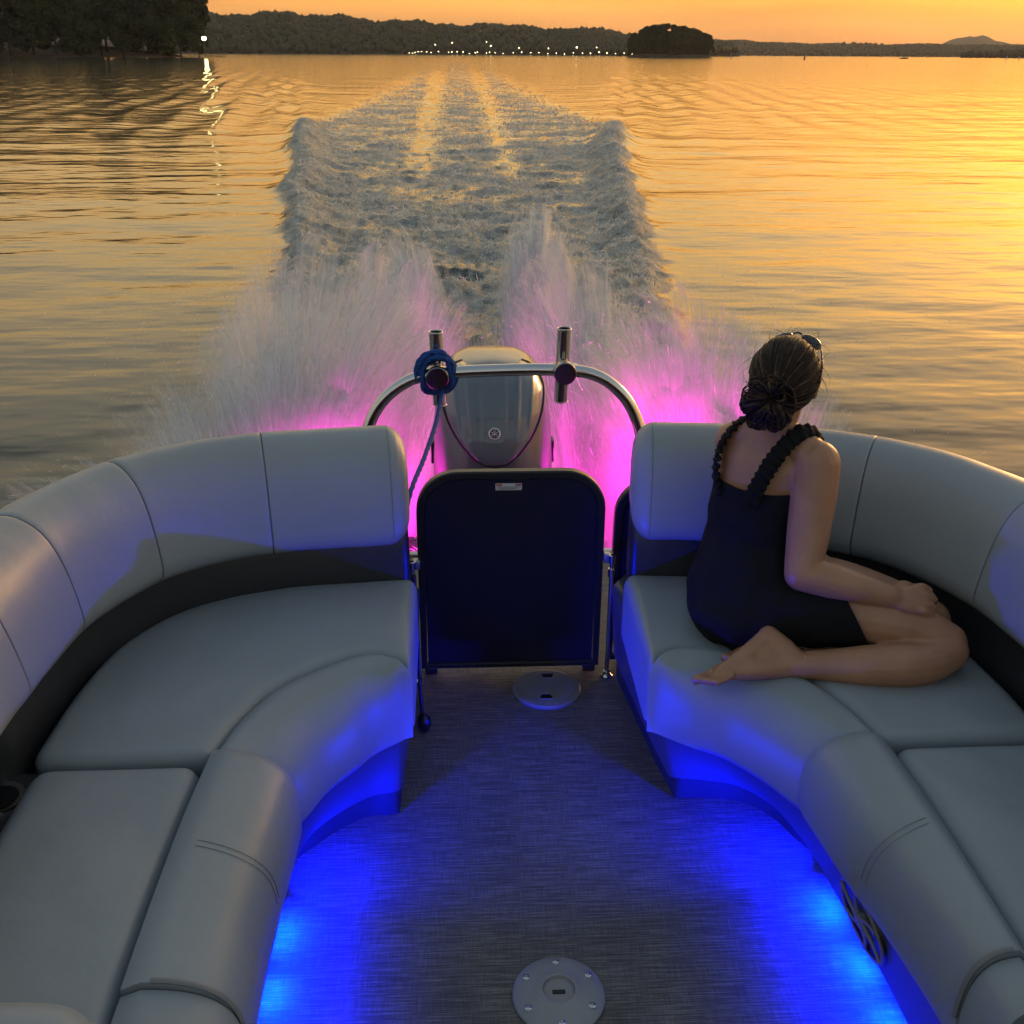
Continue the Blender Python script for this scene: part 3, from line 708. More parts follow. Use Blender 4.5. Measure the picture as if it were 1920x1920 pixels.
# island
ic = polar(10.85, 900)
V, F = lathe_data([(44, -1), (42, .6), (34, 2.0), (15, 3.2), (0.1, 3.4)], (0, 0, 0), 'z', 48)
V = np.array(V) * np.array([.80, .35, 1.0]); isl = mesh('island', V, F, MT['soil']); isl.location = tuple(ic); tag(isl, 'low wooded island in the middle of the lake', kind='structure')
for i in range(26):
    u = (i / 25.0) * 2 - 1
    px = ic[0] + u * 30 + random.uniform(-1.5, 1.5); py = ic[1] + random.uniform(-9, 9) * (1 - .5 * u * u)
    lab = 'rounded dark tree at the left end of the wooded island' if i == 0 else ('rounded dark tree at the right end of the wooded island' if i == 25 else 'dark tree within the closed clump on the wooded island')
    put_tree(i % 4, (px, py, WATER + .4), (.86 - .24 * abs(u) ** 3) * random.uniform(.92, 1.05), random.uniform(0, 6.28), lab, 'trees on the island')
# right-hand shores
AR = [polar(a, d)[:2] for a, d in ((8, 2900), (14, 2950), (20, 3000), (26, 2900), (34, 2800))]
def hr(u):
    a = 8 + 26 * u
    return float(np.interp(a, [8, 11, 14, 16, 17.5, 20, 23, 28, 34], [27, 29, 33, 31, 25, 25, 21, 18, 22]) + 1.5 * math.sin(a * 3.3))
ground_strip('right_ridge', AR, 500, lambda u: hr(u) - 3, MT['hill'], 14, 'low wooded ridge across the lake on the right')
forest('right_forest', 'hazy forest along the low ridge right of the island', AR, 480, hr, 6000, 4.2, 6, sub=1)
AQ = [polar(a, d)[:2] for a, d in ((24.5, 1750), (27, 1700), (31, 1650), (38, 1600))]
def hq(u): return float(3 + 20 * sst(0, .45, np.array(u)) + 2 * math.sin(u * 25))
ground_strip('right_point', AQ, 300, lambda u: hq(u) - 2, MT['hill'], 15, 'dark wooded point entering at the right edge of the lake')
forest('point_forest', 'dark trees covering the wooded point at the right edge', AQ, 280, hq, 2200, 3.6, 7)
AM = [polar(a, 5600)[:2] for a in (12, 18, 24, 30, 36)]
def hm(u):
    a = 12 + 24 * u
    return float((45 + 90 * math.exp(-((a - 25.1) / 1.3) ** 2) + 25 * math.exp(-((a - 27.5) / 2.5) ** 2) + 42 * math.exp(-((a - 15.5) / 3) ** 2)) * .62)
ground_strip('distant_mountain', AM, 900, hm, MT['hill'], 16, 'pale distant mountain rising behind the ridge on the right')

MT['dock_glow'] = emit('dock_lamp_glow', (1.0, 0.82, 0.42), 10.0)
MT['lamp_glow'] = emit('shore_lamp_glow', (1.0, 0.85, 0.35), 28.0)
MT['timber'] = plain('weathered_timber', (0.12, 0.10, 0.08), 0.85, bump=0.4, bscale=6, var=0.2)
MT['post'] = plain('painted_post', (0.05, 0.05, 0.055), 0.5)
def lamp_post(name, h, r, mat):
    root = thing(name, '', 'lamp')
    V, F = join([tube_data([(0, 0, -1.0), (0, 0, h)], h * .02, 8), tube_data([(0, 0, h), (0, r * .9, h + r * .3)], h * .012, 6)])
    mesh('post', V, F, MT['post'], root)
    V, F = lathe_data([(r * .15, -r * .9), (r * .75, -r * .65), (r, 0), (r * .75, r * .65), (r * .15, r * .9)], (0, r * .9, h + r * .5), 'z', 12)
    mesh('globe', V, F, mat, root)
    V, F = lathe_data([(r * 1.1, r * .72), (r * .6, r * 1.1), (r * .05, r * 1.25)], (0, r * .9, h + r * .5), 'z', 12)
    mesh('hood', V, F, MT['post'], root)
    return root
proto_l = lamp_post('dock_light', 2.6, 0.42, MT['dock_glow'])
# (azimuth, extra height, scale, label) of the marina lights as they string along the far shore
row = [762, 768, 773, 779, 785, 795, 803, 817, 836, 842, 852, 863, 875, 886, 890, 907, 913, 923, 938, 957, 973, 990, 1005, 1022, 1038, 1053, 1070, 1087, 1102, 1118, 1133, 1149, 1165, 1180, 1192]
first = True
dk = polar(2.2, 1370)
def az_of(px): return 3.0 + math.degrees(math.atan((px - 960) * 0.9126 / 1920))
for i, px in enumerate(row):
    p = polar(az_of(px), 1385 + random.uniform(-12, 12))
    o = proto_l if first else copy_tree(proto_l); first = False
    o.location = (p[0], p[1], WATER + random.uniform(-.6, 1.0)); s = random.uniform(.75, 1.15); o.scale = (s, s, s)
    tag(o, 'small warm dock light in the string along the far shore', 'lamp', 'dock lights along the far shore')
for px, h, s, lab in ((811, 8.5, 1.0, 'raised warm light high above the left end of the dock lights'), (843, 10, 1.35, 'bright raised light above the dock lights left of the wake'), (907, 12, 1.0, 'highest small light above the middle of the dock lights'),
                      (915, 6, 1.6, 'bright cluster light at the middle of the dock lights'), (968, 5, 1.2, 'raised warm light over the docks right of the wake'), (1023, 5, 1.1, 'second raised warm light over the docks right of the wake'),
                      (1076, 4, 1.9, 'largest round white light among the dock lights'), (1113, 6, 1.2, 'raised warm light between the round white light and island')):
    p = polar(az_of(px), 1392); o = copy_tree(proto_l); o.location = (p[0], p[1], WATER + h); o.scale = (s, s, s)
    if h > 3:  # stands on a taller pole
        V, F = tube_data([(p[0], p[1], WATER - 1), (p[0], p[1], WATER + h)], .12, 6); mesh('mast', np.array(V), F, MT['post']).parent = None
        mo = COL.objects[-1] if False else bpy.data.objects[[x.name for x in bpy.data.objects if x.name.startswith('mast')][-1]]
        mo.parent = o; mo.matrix_parent_inverse = (Matrix.Translation(o.location) @ Matrix.Scale(s, 4)).inverted()
    tag(o, lab, 'lamp', 'dock lights along the far shore')
dr = thing('marina_dock', 'long low timber dock under the string of lights', 'dock', tuple(polar(1.5, 1380)))
c = polar(1.5, 1380)
bevel_box('deck', c[0] - 150, c[0] + 155, c[1] - 1.5, c[1] + 1.5, WATER + .35, WATER + .6, MT['timber'], dr, .03)
for k in range(16):
    V, F = tube_data([(c[0] - 148 + k * 20, c[1] - 1.7, WATER - 2), (c[0] - 148 + k * 20, c[1] - 1.7, WATER + 1.3)], .16, 8); mesh('pile', V, F, MT['timber'], dr)
lp = lamp_post('shore_lamp', 6.5, 0.85, MT['lamp_glow']); lp.location = tuple(polar(az_of(379), 462)); tag(lp, 'bright yellow shore lamp beside the tip of the left bank', 'lamp')
pr = polar(az_of(380), 464); pdk = thing('lamp_jetty', 'short timber jetty below the bright yellow shore lamp', 'jetty', tuple(pr))
bevel_box('deck', pr[0] - 7, pr[0] + 8, pr[1] - 1.5, pr[1] + 2, WATER + .4, WATER + .65, MT['timber'], pdk, .03)
for k in (-6, -2, 2, 6):
    V, F = tube_data([(pr[0] + k, pr[1] - 1.3, WATER - 2), (pr[0] + k, pr[1] - 1.3, WATER + 1.2)], .15, 8); mesh('pile', V, F, MT['timber'], pdk)
# marks and craft far out on the right
MT['buoy'] = plain('buoy_paint', (0.5, 0.5, 0.48), 0.5); MT['buoy_d'] = plain('dark_buoy_paint', (0.03, 0.03, 0.03), 0.5)
def buoy(px, d, mat, lab, s=1.0):
    p = polar(az_of(px), d); r = thing('channel_buoy', lab, 'buoy', tuple(p), 'buoys on the far water')
    V, F = lathe_data([(.1, -.8), (.75 * s, -.5), (.8 * s, .1), (.45 * s, .5), (.25 * s, 1.6 * s), (.05, 2.2 * s)], tuple(p), 'z', 16); mesh('body', V, F, mat, r)
    V, F = tube_data([(p[0], p[1], p[2] + 1.8 * s), (p[0], p[1], p[2] + 3.4 * s)], .08 * s, 6); mesh('staff', V, F, mat, r)
buoy(1366, 700, MT['buoy'], 'pale channel buoy just right of the island'); buoy(1504, 620, MT['buoy_d'], 'dark channel buoy on the far golden water'); 
for px, lab in ((1882, 'left tilted white marker post near the right edge'), (1905, 'right tilted white marker post near the right edge')):
    p = polar(az_of(px), 520); r = thing('marker_post', lab, 'marker', tuple(p), 'marker posts at the right')
    V, F = tube_data([(p[0] - .3, p[1], p[2] - 1.5), (p[0] + .35, p[1], p[2] + 2.2)], .13, 8); mesh('post', V, F, MT['buoy'], r)
    V, F = box_data(p[0] + .0, p[0] + .6, p[1] - .05, p[1] + .05, p[2] + 1.3, p[2] + 2.0); mesh('board', V, F, MT['buoy'], r, False)
p = polar(az_of(1690), 900); bt = thing('far_boat', 'tiny low motor boat far out on the golden water', 'boat', tuple(p))
V = []; F = []
for i, (x, w, zt) in enumerate([(-3.2, .9, .7), (-2, 1.1, .7), (0, 1.15, .75), (2, .8, .9), (3.4, .05, 1.1)]):
    V += [(p[0] + x, p[1] - w, p[2] + zt), (p[0] + x, p[1] - w * .6, p[2] - .2), (p[0] + x, p[1] + w * .6, p[2] - .2), (p[0] + x, p[1] + w, p[2] + zt)]
F = grid_faces(5, 4, True) + [(0, 1, 2, 3), (16, 17, 18, 19)]; mesh('hull', V, F, MT['buoy_d'], bt)
bevel_box('console', p[0] - .8, p[0] + .6, p[1] - .6, p[1] + .6, p[2] + .6, p[2] + 1.5, MT['buoy'], bt, .08)
# ------------------------------------------------------------------ boat: deck
CX = 0.165
m, t, b = new_mat('woven_vinyl_flooring')
v = coords(t)
def mapped(scale):
    mp = nd(t, 'ShaderNodeMapping'); mp.inputs['Scale'].default_value = scale; lk(t, v, mp.inputs[0]); return mp.outputs[0]
na = nd(t, 'ShaderNodeTexNoise', Scale=1.0, Detail=3.0, Roughness=0.7); lk(t, mapped((9, 300, 1)), na.inputs['Vector'])
nb = nd(t, 'ShaderNodeTexNoise', Scale=1.0, Detail=2.0, Roughness=0.6); lk(t, mapped((380, 18, 1)), nb.inputs['Vector'])
nc = nd(t, 'ShaderNodeTexNoise', Scale=3.0, Detail=3.0); lk(t, v, nc.inputs['Vector'])
wv = nd(t, 'ShaderNodeTexWave', Scale=1.0, bands_direction='Y'); wv.inputs['Distortion'].default_value = 0.6; lk(t, mapped((1, 170, 1)), wv.inputs['Vector'])
s1 = nd(t, 'ShaderNodeMath', operation='MULTIPLY_ADD'); s1.inputs[1].default_value = 0.30; lk(t, nb.outputs[0], s1.inputs[0]); lk(t, na.outputs[0], s1.inputs[2])
s2 = nd(t, 'ShaderNodeMath', operation='MULTIPLY_ADD'); s2.inputs[1].default_value = 0.22; lk(t, wv.outputs[0], s2.inputs[0]); lk(t, s1.outputs[0], s2.inputs[2])
s3 = nd(t, 'ShaderNodeMath', operation='MULTIPLY_ADD'); s3.inputs[1].default_value = 0.18; lk(t, nc.outputs[0], s3.inputs[0]); lk(t, s2.outputs[0], s3.inputs[2])
rc_ = ramp(t, s3.outputs[0], [(0.60, (0.040, 0.037, 0.034)), (0.95, (0.145, 0.135, 0.122)), (1.30, (0.29, 0.27, 0.245))]); lk(t, rc_.outputs[0], b.inputs['Base Color'])
b.inputs['Roughness'].default_value = 0.62
bp = nd(t, 'ShaderNodeBump', Strength=0.6, Distance=0.0015); lk(t, s2.outputs[0], bp.inputs['Height']); lk(t, bp.outputs[0], b.inputs['Normal'])
MT['floor'] = m
V, F = box_data(-1.05, 1.38, -2.2, 3.34, -0.045, 0.0)
deck = mesh('deck', V, F, MT['floor'], None, False); tag(deck, 'woven grey vinyl deck floor between the two benches', 'deck', kind='structure')
hull = thing('pontoon_hull', 'metal pontoons and transom carrying the deck', 'hull', (CX, 0, WATER))
MT['alu'] = plain('brushed_aluminium', (0.5, 0.5, 0.5), 0.35, metal=1.0, bump=0.1, bscale=20)
for sx in (-0.82, 0.82):
    tube('pontoon', [(CX + sx, -2.2, -.40), (CX + sx, 2.4, -.40), (CX + sx, 3.0, -.40), (CX + sx, 3.3, -.36)], [.30, .30, .29, .12], MT['alu'], hull, 24)
bevel_box('transom', CX - .32, CX + .25, 3.30, 3.50, -.62, -.06, MT['alu'], hull, .01)
bevel_box('deck_trim', -1.07, 1.40, 3.341, 3.375, -.09, 0.008, MT['alu'], hull, .006)
for sx in (-1.075, 1.381):
    bevel_box('deck_trim', sx, sx + .025, -2.2, 3.34, -.09, 0.008, MT['alu'], hull, .006)

# ------------------------------------------------------------------ benches
MT['blue_led'] = emit('blue_led_lens', (0.0, 0.10, 1.0), 10.0)
def roll(name, S, L, zs, zl, mat, parent, nu=50, nv=16, e1=0.8, e2=0.62, tuck=0.02, cap=0.05, r0=True, r1=True):
    """front roll of a seat: from a seam curve S (z=zs) over and down to a lower curve L (z=zl)"""
    S = crs(S, 90); L = crs(L, 90); si = np.linspace(0, 1, 90)
    us = 0.5 - 0.5 * np.cos(np.pi * np.linspace(0, 1, nu)); Ln = arclen(S)[-1]
    V = []
    for u in us:
        s = np.array([np.interp(u, si, S[:, k]) for k in (0, 1)]); l = np.array([np.interp(u, si, L[:, k]) for k in (0, 1)])
        k = 1.0; du = 1e9
        if r0: du = min(du, u * Ln)
        if r1: du = min(du, (1 - u) * Ln)
        if du < cap: k = math.sqrt(max(0.0, 1 - (1 - du / cap) ** 2))
        kk = 0.72 + 0.28 * k
        row = [(s[0], s[1], zs - .06), (s[0], s[1], zs - .014 - (1 - k) * .03)]
        for q in np.linspace(0.06, 1, nv):
            a = q * math.pi / 2
            hpos = math.sin(a) ** e1; zpos = math.cos(a) ** e2
            p = s + (l - s) * hpos * (0.86 + 0.14 * k)
            row.append((p[0], p[1], zl + (zs - zl) * zpos * kk + (zs - zl) * 0.0))
        e = s + (l - s) * (0.86 + 0.14 * k) * 0.93
        row.append((e[0], e[1], zl - tuck))
        e = s + (l - s) * .2; row.append((e[0], e[1], zl - tuck))
        V += row
    m_ = nv + 4
    F = grid_faces(len(us), m_, True); F.append(tuple(range(m_))); F.append(tuple(range((len(us) - 1) * m_, len(us) * m_)))
    o = mesh(name, V, F, mat, parent); fix_normals(o); o.data.set_sharp_from_angle(angle=R(65)); return o
def sweep2(name, prof, path, side, mat, parent, cap0, cap1):
    """sweep with different rounding at its two ends"""
    path = np.asarray(path); s = arclen(path); L = s[-1]
    ex = [cap0 * t_ for t_ in (.03, .12, .25, .45, .7)] + [L - cap1 * t_ for t_ in (.03, .12, .25, .45, .7)]
    Sx = np.unique(np.r_[s, ex]); Pp = np.stack([np.interp(Sx, s, path[:, k]) for k in (0, 1)], 1)
    prof = np.asarray(prof, float); cen = (prof.max(0) + prof.min(0)) / 2; ext = (prof.max(0) - prof.min(0)).min() * .5
    T = np.gradient(Pp, axis=0); T /= np.linalg.norm(T, axis=1)[:, None]; Nn = np.stack([T[:, 1], -T[:, 0]], 1) * side
    V = []
    for i in range(len(Pp)):
        k = 1.0
        for d, c in ((Sx[i], cap0), (L - Sx[i], cap1)):
            if c > 0 and d < c: k = min(k, 1 - (1 - math.sqrt(max(0, 1 - (1 - d / c) ** 2))) * c / ext)
        q = cen + (prof - cen) * k
        pf = np.array([1 + .018 * mnoise.noise(Vector((Pp[i, 0] * 5, Pp[i, 1] * 5, w_[1] * 6))) + .008 * mnoise.noise(Vector((Pp[i, 0] * 16, Pp[i, 1] * 16, w_[1] * 5))) for w_ in prof])
        q = cen + (q - cen) * pf[:, None]
        for w in q: V.append((Pp[i, 0] + Nn[i, 0] * w[0], Pp[i, 1] + Nn[i, 1] * w[0], w[1]))
    nv = len(prof); F = grid_faces(len(Pp), nv, True); F.append(tuple(range(nv))[::-1]); F.append(tuple(range((len(Pp) - 1) * nv, len(Pp) * nv)))
    o = mesh(name, V, F, mat, parent); fix_normals(o); o.data.set_sharp_from_angle(angle=R(60)); return o
PAD = crs([(0.006, .572), (0.0, .60), (.012, .68), (.032, .75), (.062, .797), (.11, .824), (.16, .820), (.205, .785), (.225, .70), (.225, .59), (.205, .556), (.10, .548), (.03, .552)], 44, True)
BAND = crs([(.050, .36), (.040, .42), (.042, .50), (.060, .575), (.12, .60), (.20, .58), (.20, .36)], 26, True)
def bench(sg, label):
    left = sg < 0
    def X(pts): return [(CX + sg * a, y) for a, y in pts]
    side = 1 if left else -1
    root = thing('bench_seat', label, 'bench', (CX + sg * .75, 1.6, 0))
    a0 = .29 if left else .252
    back = crs(X([(a0, 2.287), (.47, 2.262), (.62, 2.238), (.74, 2.195), (.835, 2.122), (.90, 2.02), (.945, 1.905), (.968, 1.72), (.98, 1.5), (.985, 1.2), (.985, .75)]), 160)
    Ltot = arclen(back)[-1]
    seams = [0, .335, .60, .85, 1.09, Ltot] if left else [0, .27, .53, .86, 1.12, Ltot]
    for i in range(len(seams) - 1):
        pad = sweep2('backrest_panel', PAD, sub_path(back, seams[i] + (0 if i == 0 else .0008), seams[i + 1] - .0008), side, MT['vinyl'], root, .055 if i == 0 else .0032, .0032)
        # stitched seam at the end of each panel
        if i < len(seams) - 2:
            q = sub_path(back, seams[i + 1] - .012, seams[i + 1] + .012); T = q[-1] - q[0]; T /= np.linalg.norm(T); N2 = np.array([T[1], -T[0]]) * side
            c = np.array([np.interp(seams[i + 1], arclen(back), back[:, k]) for k in (0, 1)])
            pr = [(PAD[k][0], PAD[k][1]) for k in range(44)]
            cc = (PAD.max(0) + PAD.min(0)) / 2
            pts = [(c[0] + N2[0] * w[0], c[1] + N2[1] * w[0], w[1]) for w in [cc + (np.array(p_) - cc) * .992 for p_ in pr]][:24]
            tube('seam', pts, .0006, MT['thread'], pad, 5)
    # seam near the aisle end of the first panel
    c = sub_path(back, .045, .06); T = c[-1] - c[0]; T /= np.linalg.norm(T); N2 = np.array([T[1], -T[0]]) * side
    pts = [(c[0][0] + N2[0] * w[0], c[0][1] + N2[1] * w[0], w[1]) for w in PAD[:24]]
    tube('seam', pts, .0005, MT['thread'], root, 5)
    band_end = 1.16 if left else Ltot
    sweep2('lower_back_panel', BAND, sub_path(back, 0.004, band_end), side, MT['dark_vinyl'], root, .02, .05)
    # cushions
    seam = X([(a0 - .008, 1.922), (a0 + .085, 1.975), (.461, 1.939), (.564, 1.85), (.621, 1.738), (.650, 1.622)])
    outer = X([(a0 - .004, 2.352), (.45, 2.337), (.638, 2.31), (.772, 2.255), (.882, 2.168), (.956, 2.035), (.99, 1.85), (1.0, 1.625)])
    cushion('seat_cushion', outer, seam, .444, .27, .034, MT['vinyl'], root, .012, .035)
    low = X([(a0 + .012, 1.915), (a0 + .075, 1.855), (.40, 1.80), (.451, 1.725), (.492, 1.635), (.555, 1.56)] if left else [(a0 + .012, 1.915), (a0 + .075, 1.855), (.40, 1.80), (.458, 1.725), (.507, 1.64), (.570, 1.56)])
    roll('seat_bolster', seam, low, .450, .272, MT['vinyl'], root, cap=.045, r1=False, e1=.9, e2=.66)
    so = X([(.650, 1.660), (.662, 1.45), (.665, 1.25), (.664, 1.08)]); lo = X([(.486, 1.625), (.492, 1.45), (.500, 1.28), (.496, 1.08)] if left else [(.496, 1.645), (.527, 1.42), (.546, 1.34), (.566, 1.21), (.580, 1.08)])
    bl = roll('lounge_bolster', so, lo, .462, .285, MT['vinyl'], root, cap=.06, r1=False, e1=.72, e2=.5)
    # stitched seam across the bolster
    def cross(yv, dz=.0, rad=.0005, nm='seam', mat='thread', par=bl, aa=(.663, .470), bow=.02):
        pts = []
        for q in np.linspace(.10, .97, 18):
            a_ = q * math.pi / 2
            lo_y = np.interp(-yv, [-1.6, -1.42, -1.3, -1.02], [.488, .494, .499, .496] if left else [.502, .527, .553, .582])
            av = aa[0] + (lo_y - aa[0]) * math.sin(a_) ** .72; z = .285 + .177 * math.cos(a_) ** .5 + dz
            pts.append((CX + sg * av, yv - bow * math.sin(q * 3.1), z + .0006))
        tube(nm, pts, rad, MT[mat], par, 6)
    cross(1.375); cross(1.362)
    cross(1.082, 0.001, .0042, 'piping', 'piping', bow=0)
    ec = roll('bolster_end', X([(.664, 1.076), (.664, .99)]), X([(.496, 1.076), (.496, .99)] if left else [(.580, 1.076), (.585, .99)]), .452, .285, MT['vinyl'], root, nu=6, cap=.001, e1=.72, e2=.5, r0=False, r1=False)
    cushion('lounge_cushion', X([(.985, 1.612), (.985, 1.45), (.985, 1.25), (.985, .92)]), X([(.662, 1.612), (.668, 1.45), (.671, 1.25), (.670, .92)]), .440, .28, .036, MT['vinyl'], root, .010, .05)
    # raised forward backrest of the chaise
    ch = cushion('chaise_backrest', X([(1.02, .985), (.85, 1.0), (.70, .995), (.60, .965)] if left else [(1.02, 1.05), (.85, 1.055), (.72, 1.045), (.645, 1.0)]), X([(1.02, .62), (.85, .62), (.70, .62), (.585, .62)]), .56 if left else .53, .28, .06, MT['vinyl'], root, .006, .12)
    cushion('end_panel', X([(.70, .955), (.60, .94), (.555, .90)]), X([(.70, .62), (.6, .62), (.55, .62)]), .52 if left else .50, .27, .05, MT['vinyl'], ch, .004, .08)
    # moulded base
    if left:
        bot = X([(a0 + .015, 2.53), (.318, 2.10), (.322, 1.962), (.345, 1.952), (.403, 1.947), (.485, 1.886), (.541, 1.803), (.550, 1.676), (.556, 1.535), (.56, 1.392), (.56, .8)])
        top = X([(a0 - .002, 2.53), (a0 + .004, 2.10), (a0 + .012, 1.935), (a0 + .04, 1.905), (.378, 1.85), (.452, 1.75), (.510, 1.635), (.515, 1.55), (.512, 1.45), (.512, 1.3), (.510, .8)])
    else:
        bot = X([(.27, 2.53), (.315, 2.13), (.338, 1.987), (.362, 1.982), (.428, 1.978), (.515, 1.954), (.582, 1.858), (.610, 1.655), (.622, 1.52), (.632, 1.38), (.640, .8)])
        top = X([(a0 - .002, 2.53), (a0 + .004, 2.10), (a0 + .012, 1.935), (a0 + .04, 1.905), (.378, 1.85), (.455, 1.75), (.522, 1.64), (.537, 1.52), (.547, 1.42), (.574, 1.28), (.602, .8)])
    bc = np.vstack([np.array(bot[:2]), crs(bot[2:], 70)]); tc = np.vstack([np.array(top[:2]), crs(top[2:], 70)])
    V = []; nz = 6
    zk = .078
    for i in range(len(bc)):
        for j in range(nz):
            s_ = j / (nz - 2); w = min(1.0, zk / .30 + (1 - zk / .30) * s_)
            p = bc[i] + (tc[i] - bc[i]) * (w ** 1.1)
            if j == nz - 1: V.append((p[0] + sg * .05, p[1] + .03, .33))
            else: V.append((p[0], p[1], .30 * w))
        p = bc[i] + (tc[i] - bc[i]) * (zk / .3); V.append((p[0] + sg * .06, p[1] + .02, zk - .004))
    mesh('base', V, grid_faces(len(bc), nz + 1), MT['base'], root); fix_normals(root.children[-1]); root.children[-1].data.set_sharp_from_angle(angle=R(40))
    V = []
    T = np.gradient(bc, axis=0); T /= np.linalg.norm(T, axis=1)[:, None]; Nn = np.stack([T[:, 1], -T[:, 0]], 1) * side
    for i in range(len(bc)):
        lounge = float(sst(1.86, 1.74, bc[i][1])) if bc[i][1] < 1.86 else 0.0
        rec = .006 + .034 * lounge
        p = bc[i] + Nn[i] * rec; V += [(p[0], p[1], 0.0), (p[0], p[1], zk + .01)]
    mesh('kick_strip', V, grid_faces(len(bc), 2), MT['kick'], root)
    def lamp(x_, y_, d, en):
        ld = bpy.data.lights.new('courtesy_lamp', 'AREA'); ld.shape = 'RECTANGLE'; ld.size = .07; ld.size_y = .016; ld.energy = en; ld.color = (0.0, 0.0034, 1.0); ld.spread = R(118)
        lo_ = bpy.data.objects.new('courtesy_lamp', ld); COL.objects.link(lo_); lo_.parent = root
        zax = -Vector(d).normalized(); yax = Vector((0, 0, 1)); xax = yax.cross(zax).normalized(); yax = zax.cross(xax)
        lo_.matrix_local = Matrix.Translation(Vector((x_, y_, zk - .020)) - root.location) @ Matrix((xax, yax, zax)).transposed().to_4x4()
    # blue courtesy lights tucked under the lip of the lounge base
    for yl in ((1.31, 1.45, 1.60) if left else (1.33, 1.47, 1.62)):
        xk = CX + sg * ((.557 if left else float(np.interp(-yl, [-1.65, -1.52, -1.38], [.610, .622, .632]))) + .020)
        led = bevel_box('courtesy_light', xk - .006, xk + .006, yl - .035, yl + .035, zk - .026, zk - .010, MT['blue_led'], root, .002); led['label'] = 'glowing blue courtesy light under the seat base'
        lamp(xk - sg * .009, yl, (-sg * 1.0, 0, -2.3), 10.0)
    # added small module in the same line, there to brighten the curved base panel
    ye = (1.60 if left else 1.62) + .046
    xk = CX + sg * ((.557 if left else .610) + .020)
    led = bevel_box('courtesy_light', xk - .006, xk + .006, ye - .007, ye + .007, zk - .026, zk - .010, MT['blue_led'], root, .002); led['label'] = 'small blue light added to brighten the curved base panel'
    lamp(xk - sg * .010, ye + .012, (-sg * .80, .85, .22), 6.5)
    # side ledge outside the lounge
    bevel_box('side_ledge', *(sorted((CX + sg * .972, CX + sg * 1.19))), .8, 1.63, .30, .412, MT['dark_vinyl'], root, .015)
    return root, X
bl_root, XL = bench(-1, 'empty grey vinyl corner bench on the left side of the boat')
br_root, XR = bench(1, 'grey vinyl corner bench on the right with the woman kneeling on it')
# cup holder in the left ledge
cpx = (-.862, 1.548)
ch = lathe('cup_holder', [(.030, .330), (.034, .400), (.036, .414), (.046, .4165), (.047, .4135), (.047, .411)], (cpx[0], cpx[1], 0), MT['steel'], bl_root, n=36)
lathe('cup', [(.001, .4128), (.033, .4132)], (cpx[0], cpx[1], 0.0006), MT['black'], ch, n=36)
# speaker let into the base of the right lounge
ang = math.atan2(.14, .30)
bco = np.array([tuple(v.co + br_root.location) for v in [o for o in br_root.children if o.name.startswith('base')][0].data.vertices])
sel = bco[(np.abs(bco[:, 1] - 1.43) < .13) & (bco[:, 2] > .085) & (bco[:, 2] < .29)]
Ap = np.c_[sel[:, 1], sel[:, 2], np.ones(len(sel))]; pc = np.linalg.lstsq(Ap, sel[:, 0], rcond=None)[0]     # x = a y + b z + c over the sloping panel
s_out = Vector((-1.0, pc[0], pc[1])).normalized(); s_al = Vector((pc[0], 1, 0)).normalized(); s_up = s_al.cross(s_out); s_up = s_up if s_up.z > 0 else -s_up
s_c = Vector((pc[0] * 1.43 + pc[1] * .165 + pc[2], 1.43, .165)) - s_out * .006
def spk(u, v, w):
    """u along y, v up the sloping base face, w out of the face toward the aisle"""
    return tuple(s_c + s_al * u + s_up * v + s_out * w)
def disc(name, prof, mat, parent, n=40):
    V = [spk(r * math.cos(2 * math.pi * k / n), r * math.sin(2 * math.pi * k / n), h) for r, h in prof for k in range(n)]
    o = mesh(name, V, grid_faces(len(prof), n, True), mat, parent); fix_normals(o); o.data.set_sharp_from_angle(angle=R(40)); return o
sp = disc('speaker', [(.001, .004), (.03, .002), (.062, .008), (.070, .010), (.074, .014), (.082, .013), (.086, .008), (.086, -.02)], MT['black'], br_root); sp['label'] = 'round black speaker with curved spokes in the base panel'
disc('hub', [(.001, .023), (.012, .022), (.018, .016), (.019, .0)], MT['grey_plastic'], sp, 24)
for k in range(6):
    a = k * math.pi / 3
    P = [spk(r * math.cos(a + r * 7), r * math.sin(a + r * 7), .015) for r in np.linspace(.015, .077, 7)]
    tube('spoke', P, [.0055, .004, .0035, .0045], MT['grey_plastic'], sp, 8)
V, F = tube_data([spk(.079 * math.cos(a), .079 * math.sin(a), .012) for a in np.linspace(0, 2 * math.pi, 41)], .0045, 8, False); mesh('rim', V, F, MT['grey_plastic'], sp)
# strap hanging at the end of the left bench
tube('strap', [(-.132, 2.40, .42), (-.126, 2.36, .28), (-.122, 2.32, .12), (-.118, 2.30, .03)], .005, MT['black'], bl_root, 8, 14)
V, F = lathe_data([(.001, -.022), (.014, -.018), (.02, 0), (.016, .02), (.006, .028)], (-.112, 2.29, .024), 'z', 14); mesh('strap_buckle', V, F, MT['black'], bl_root)

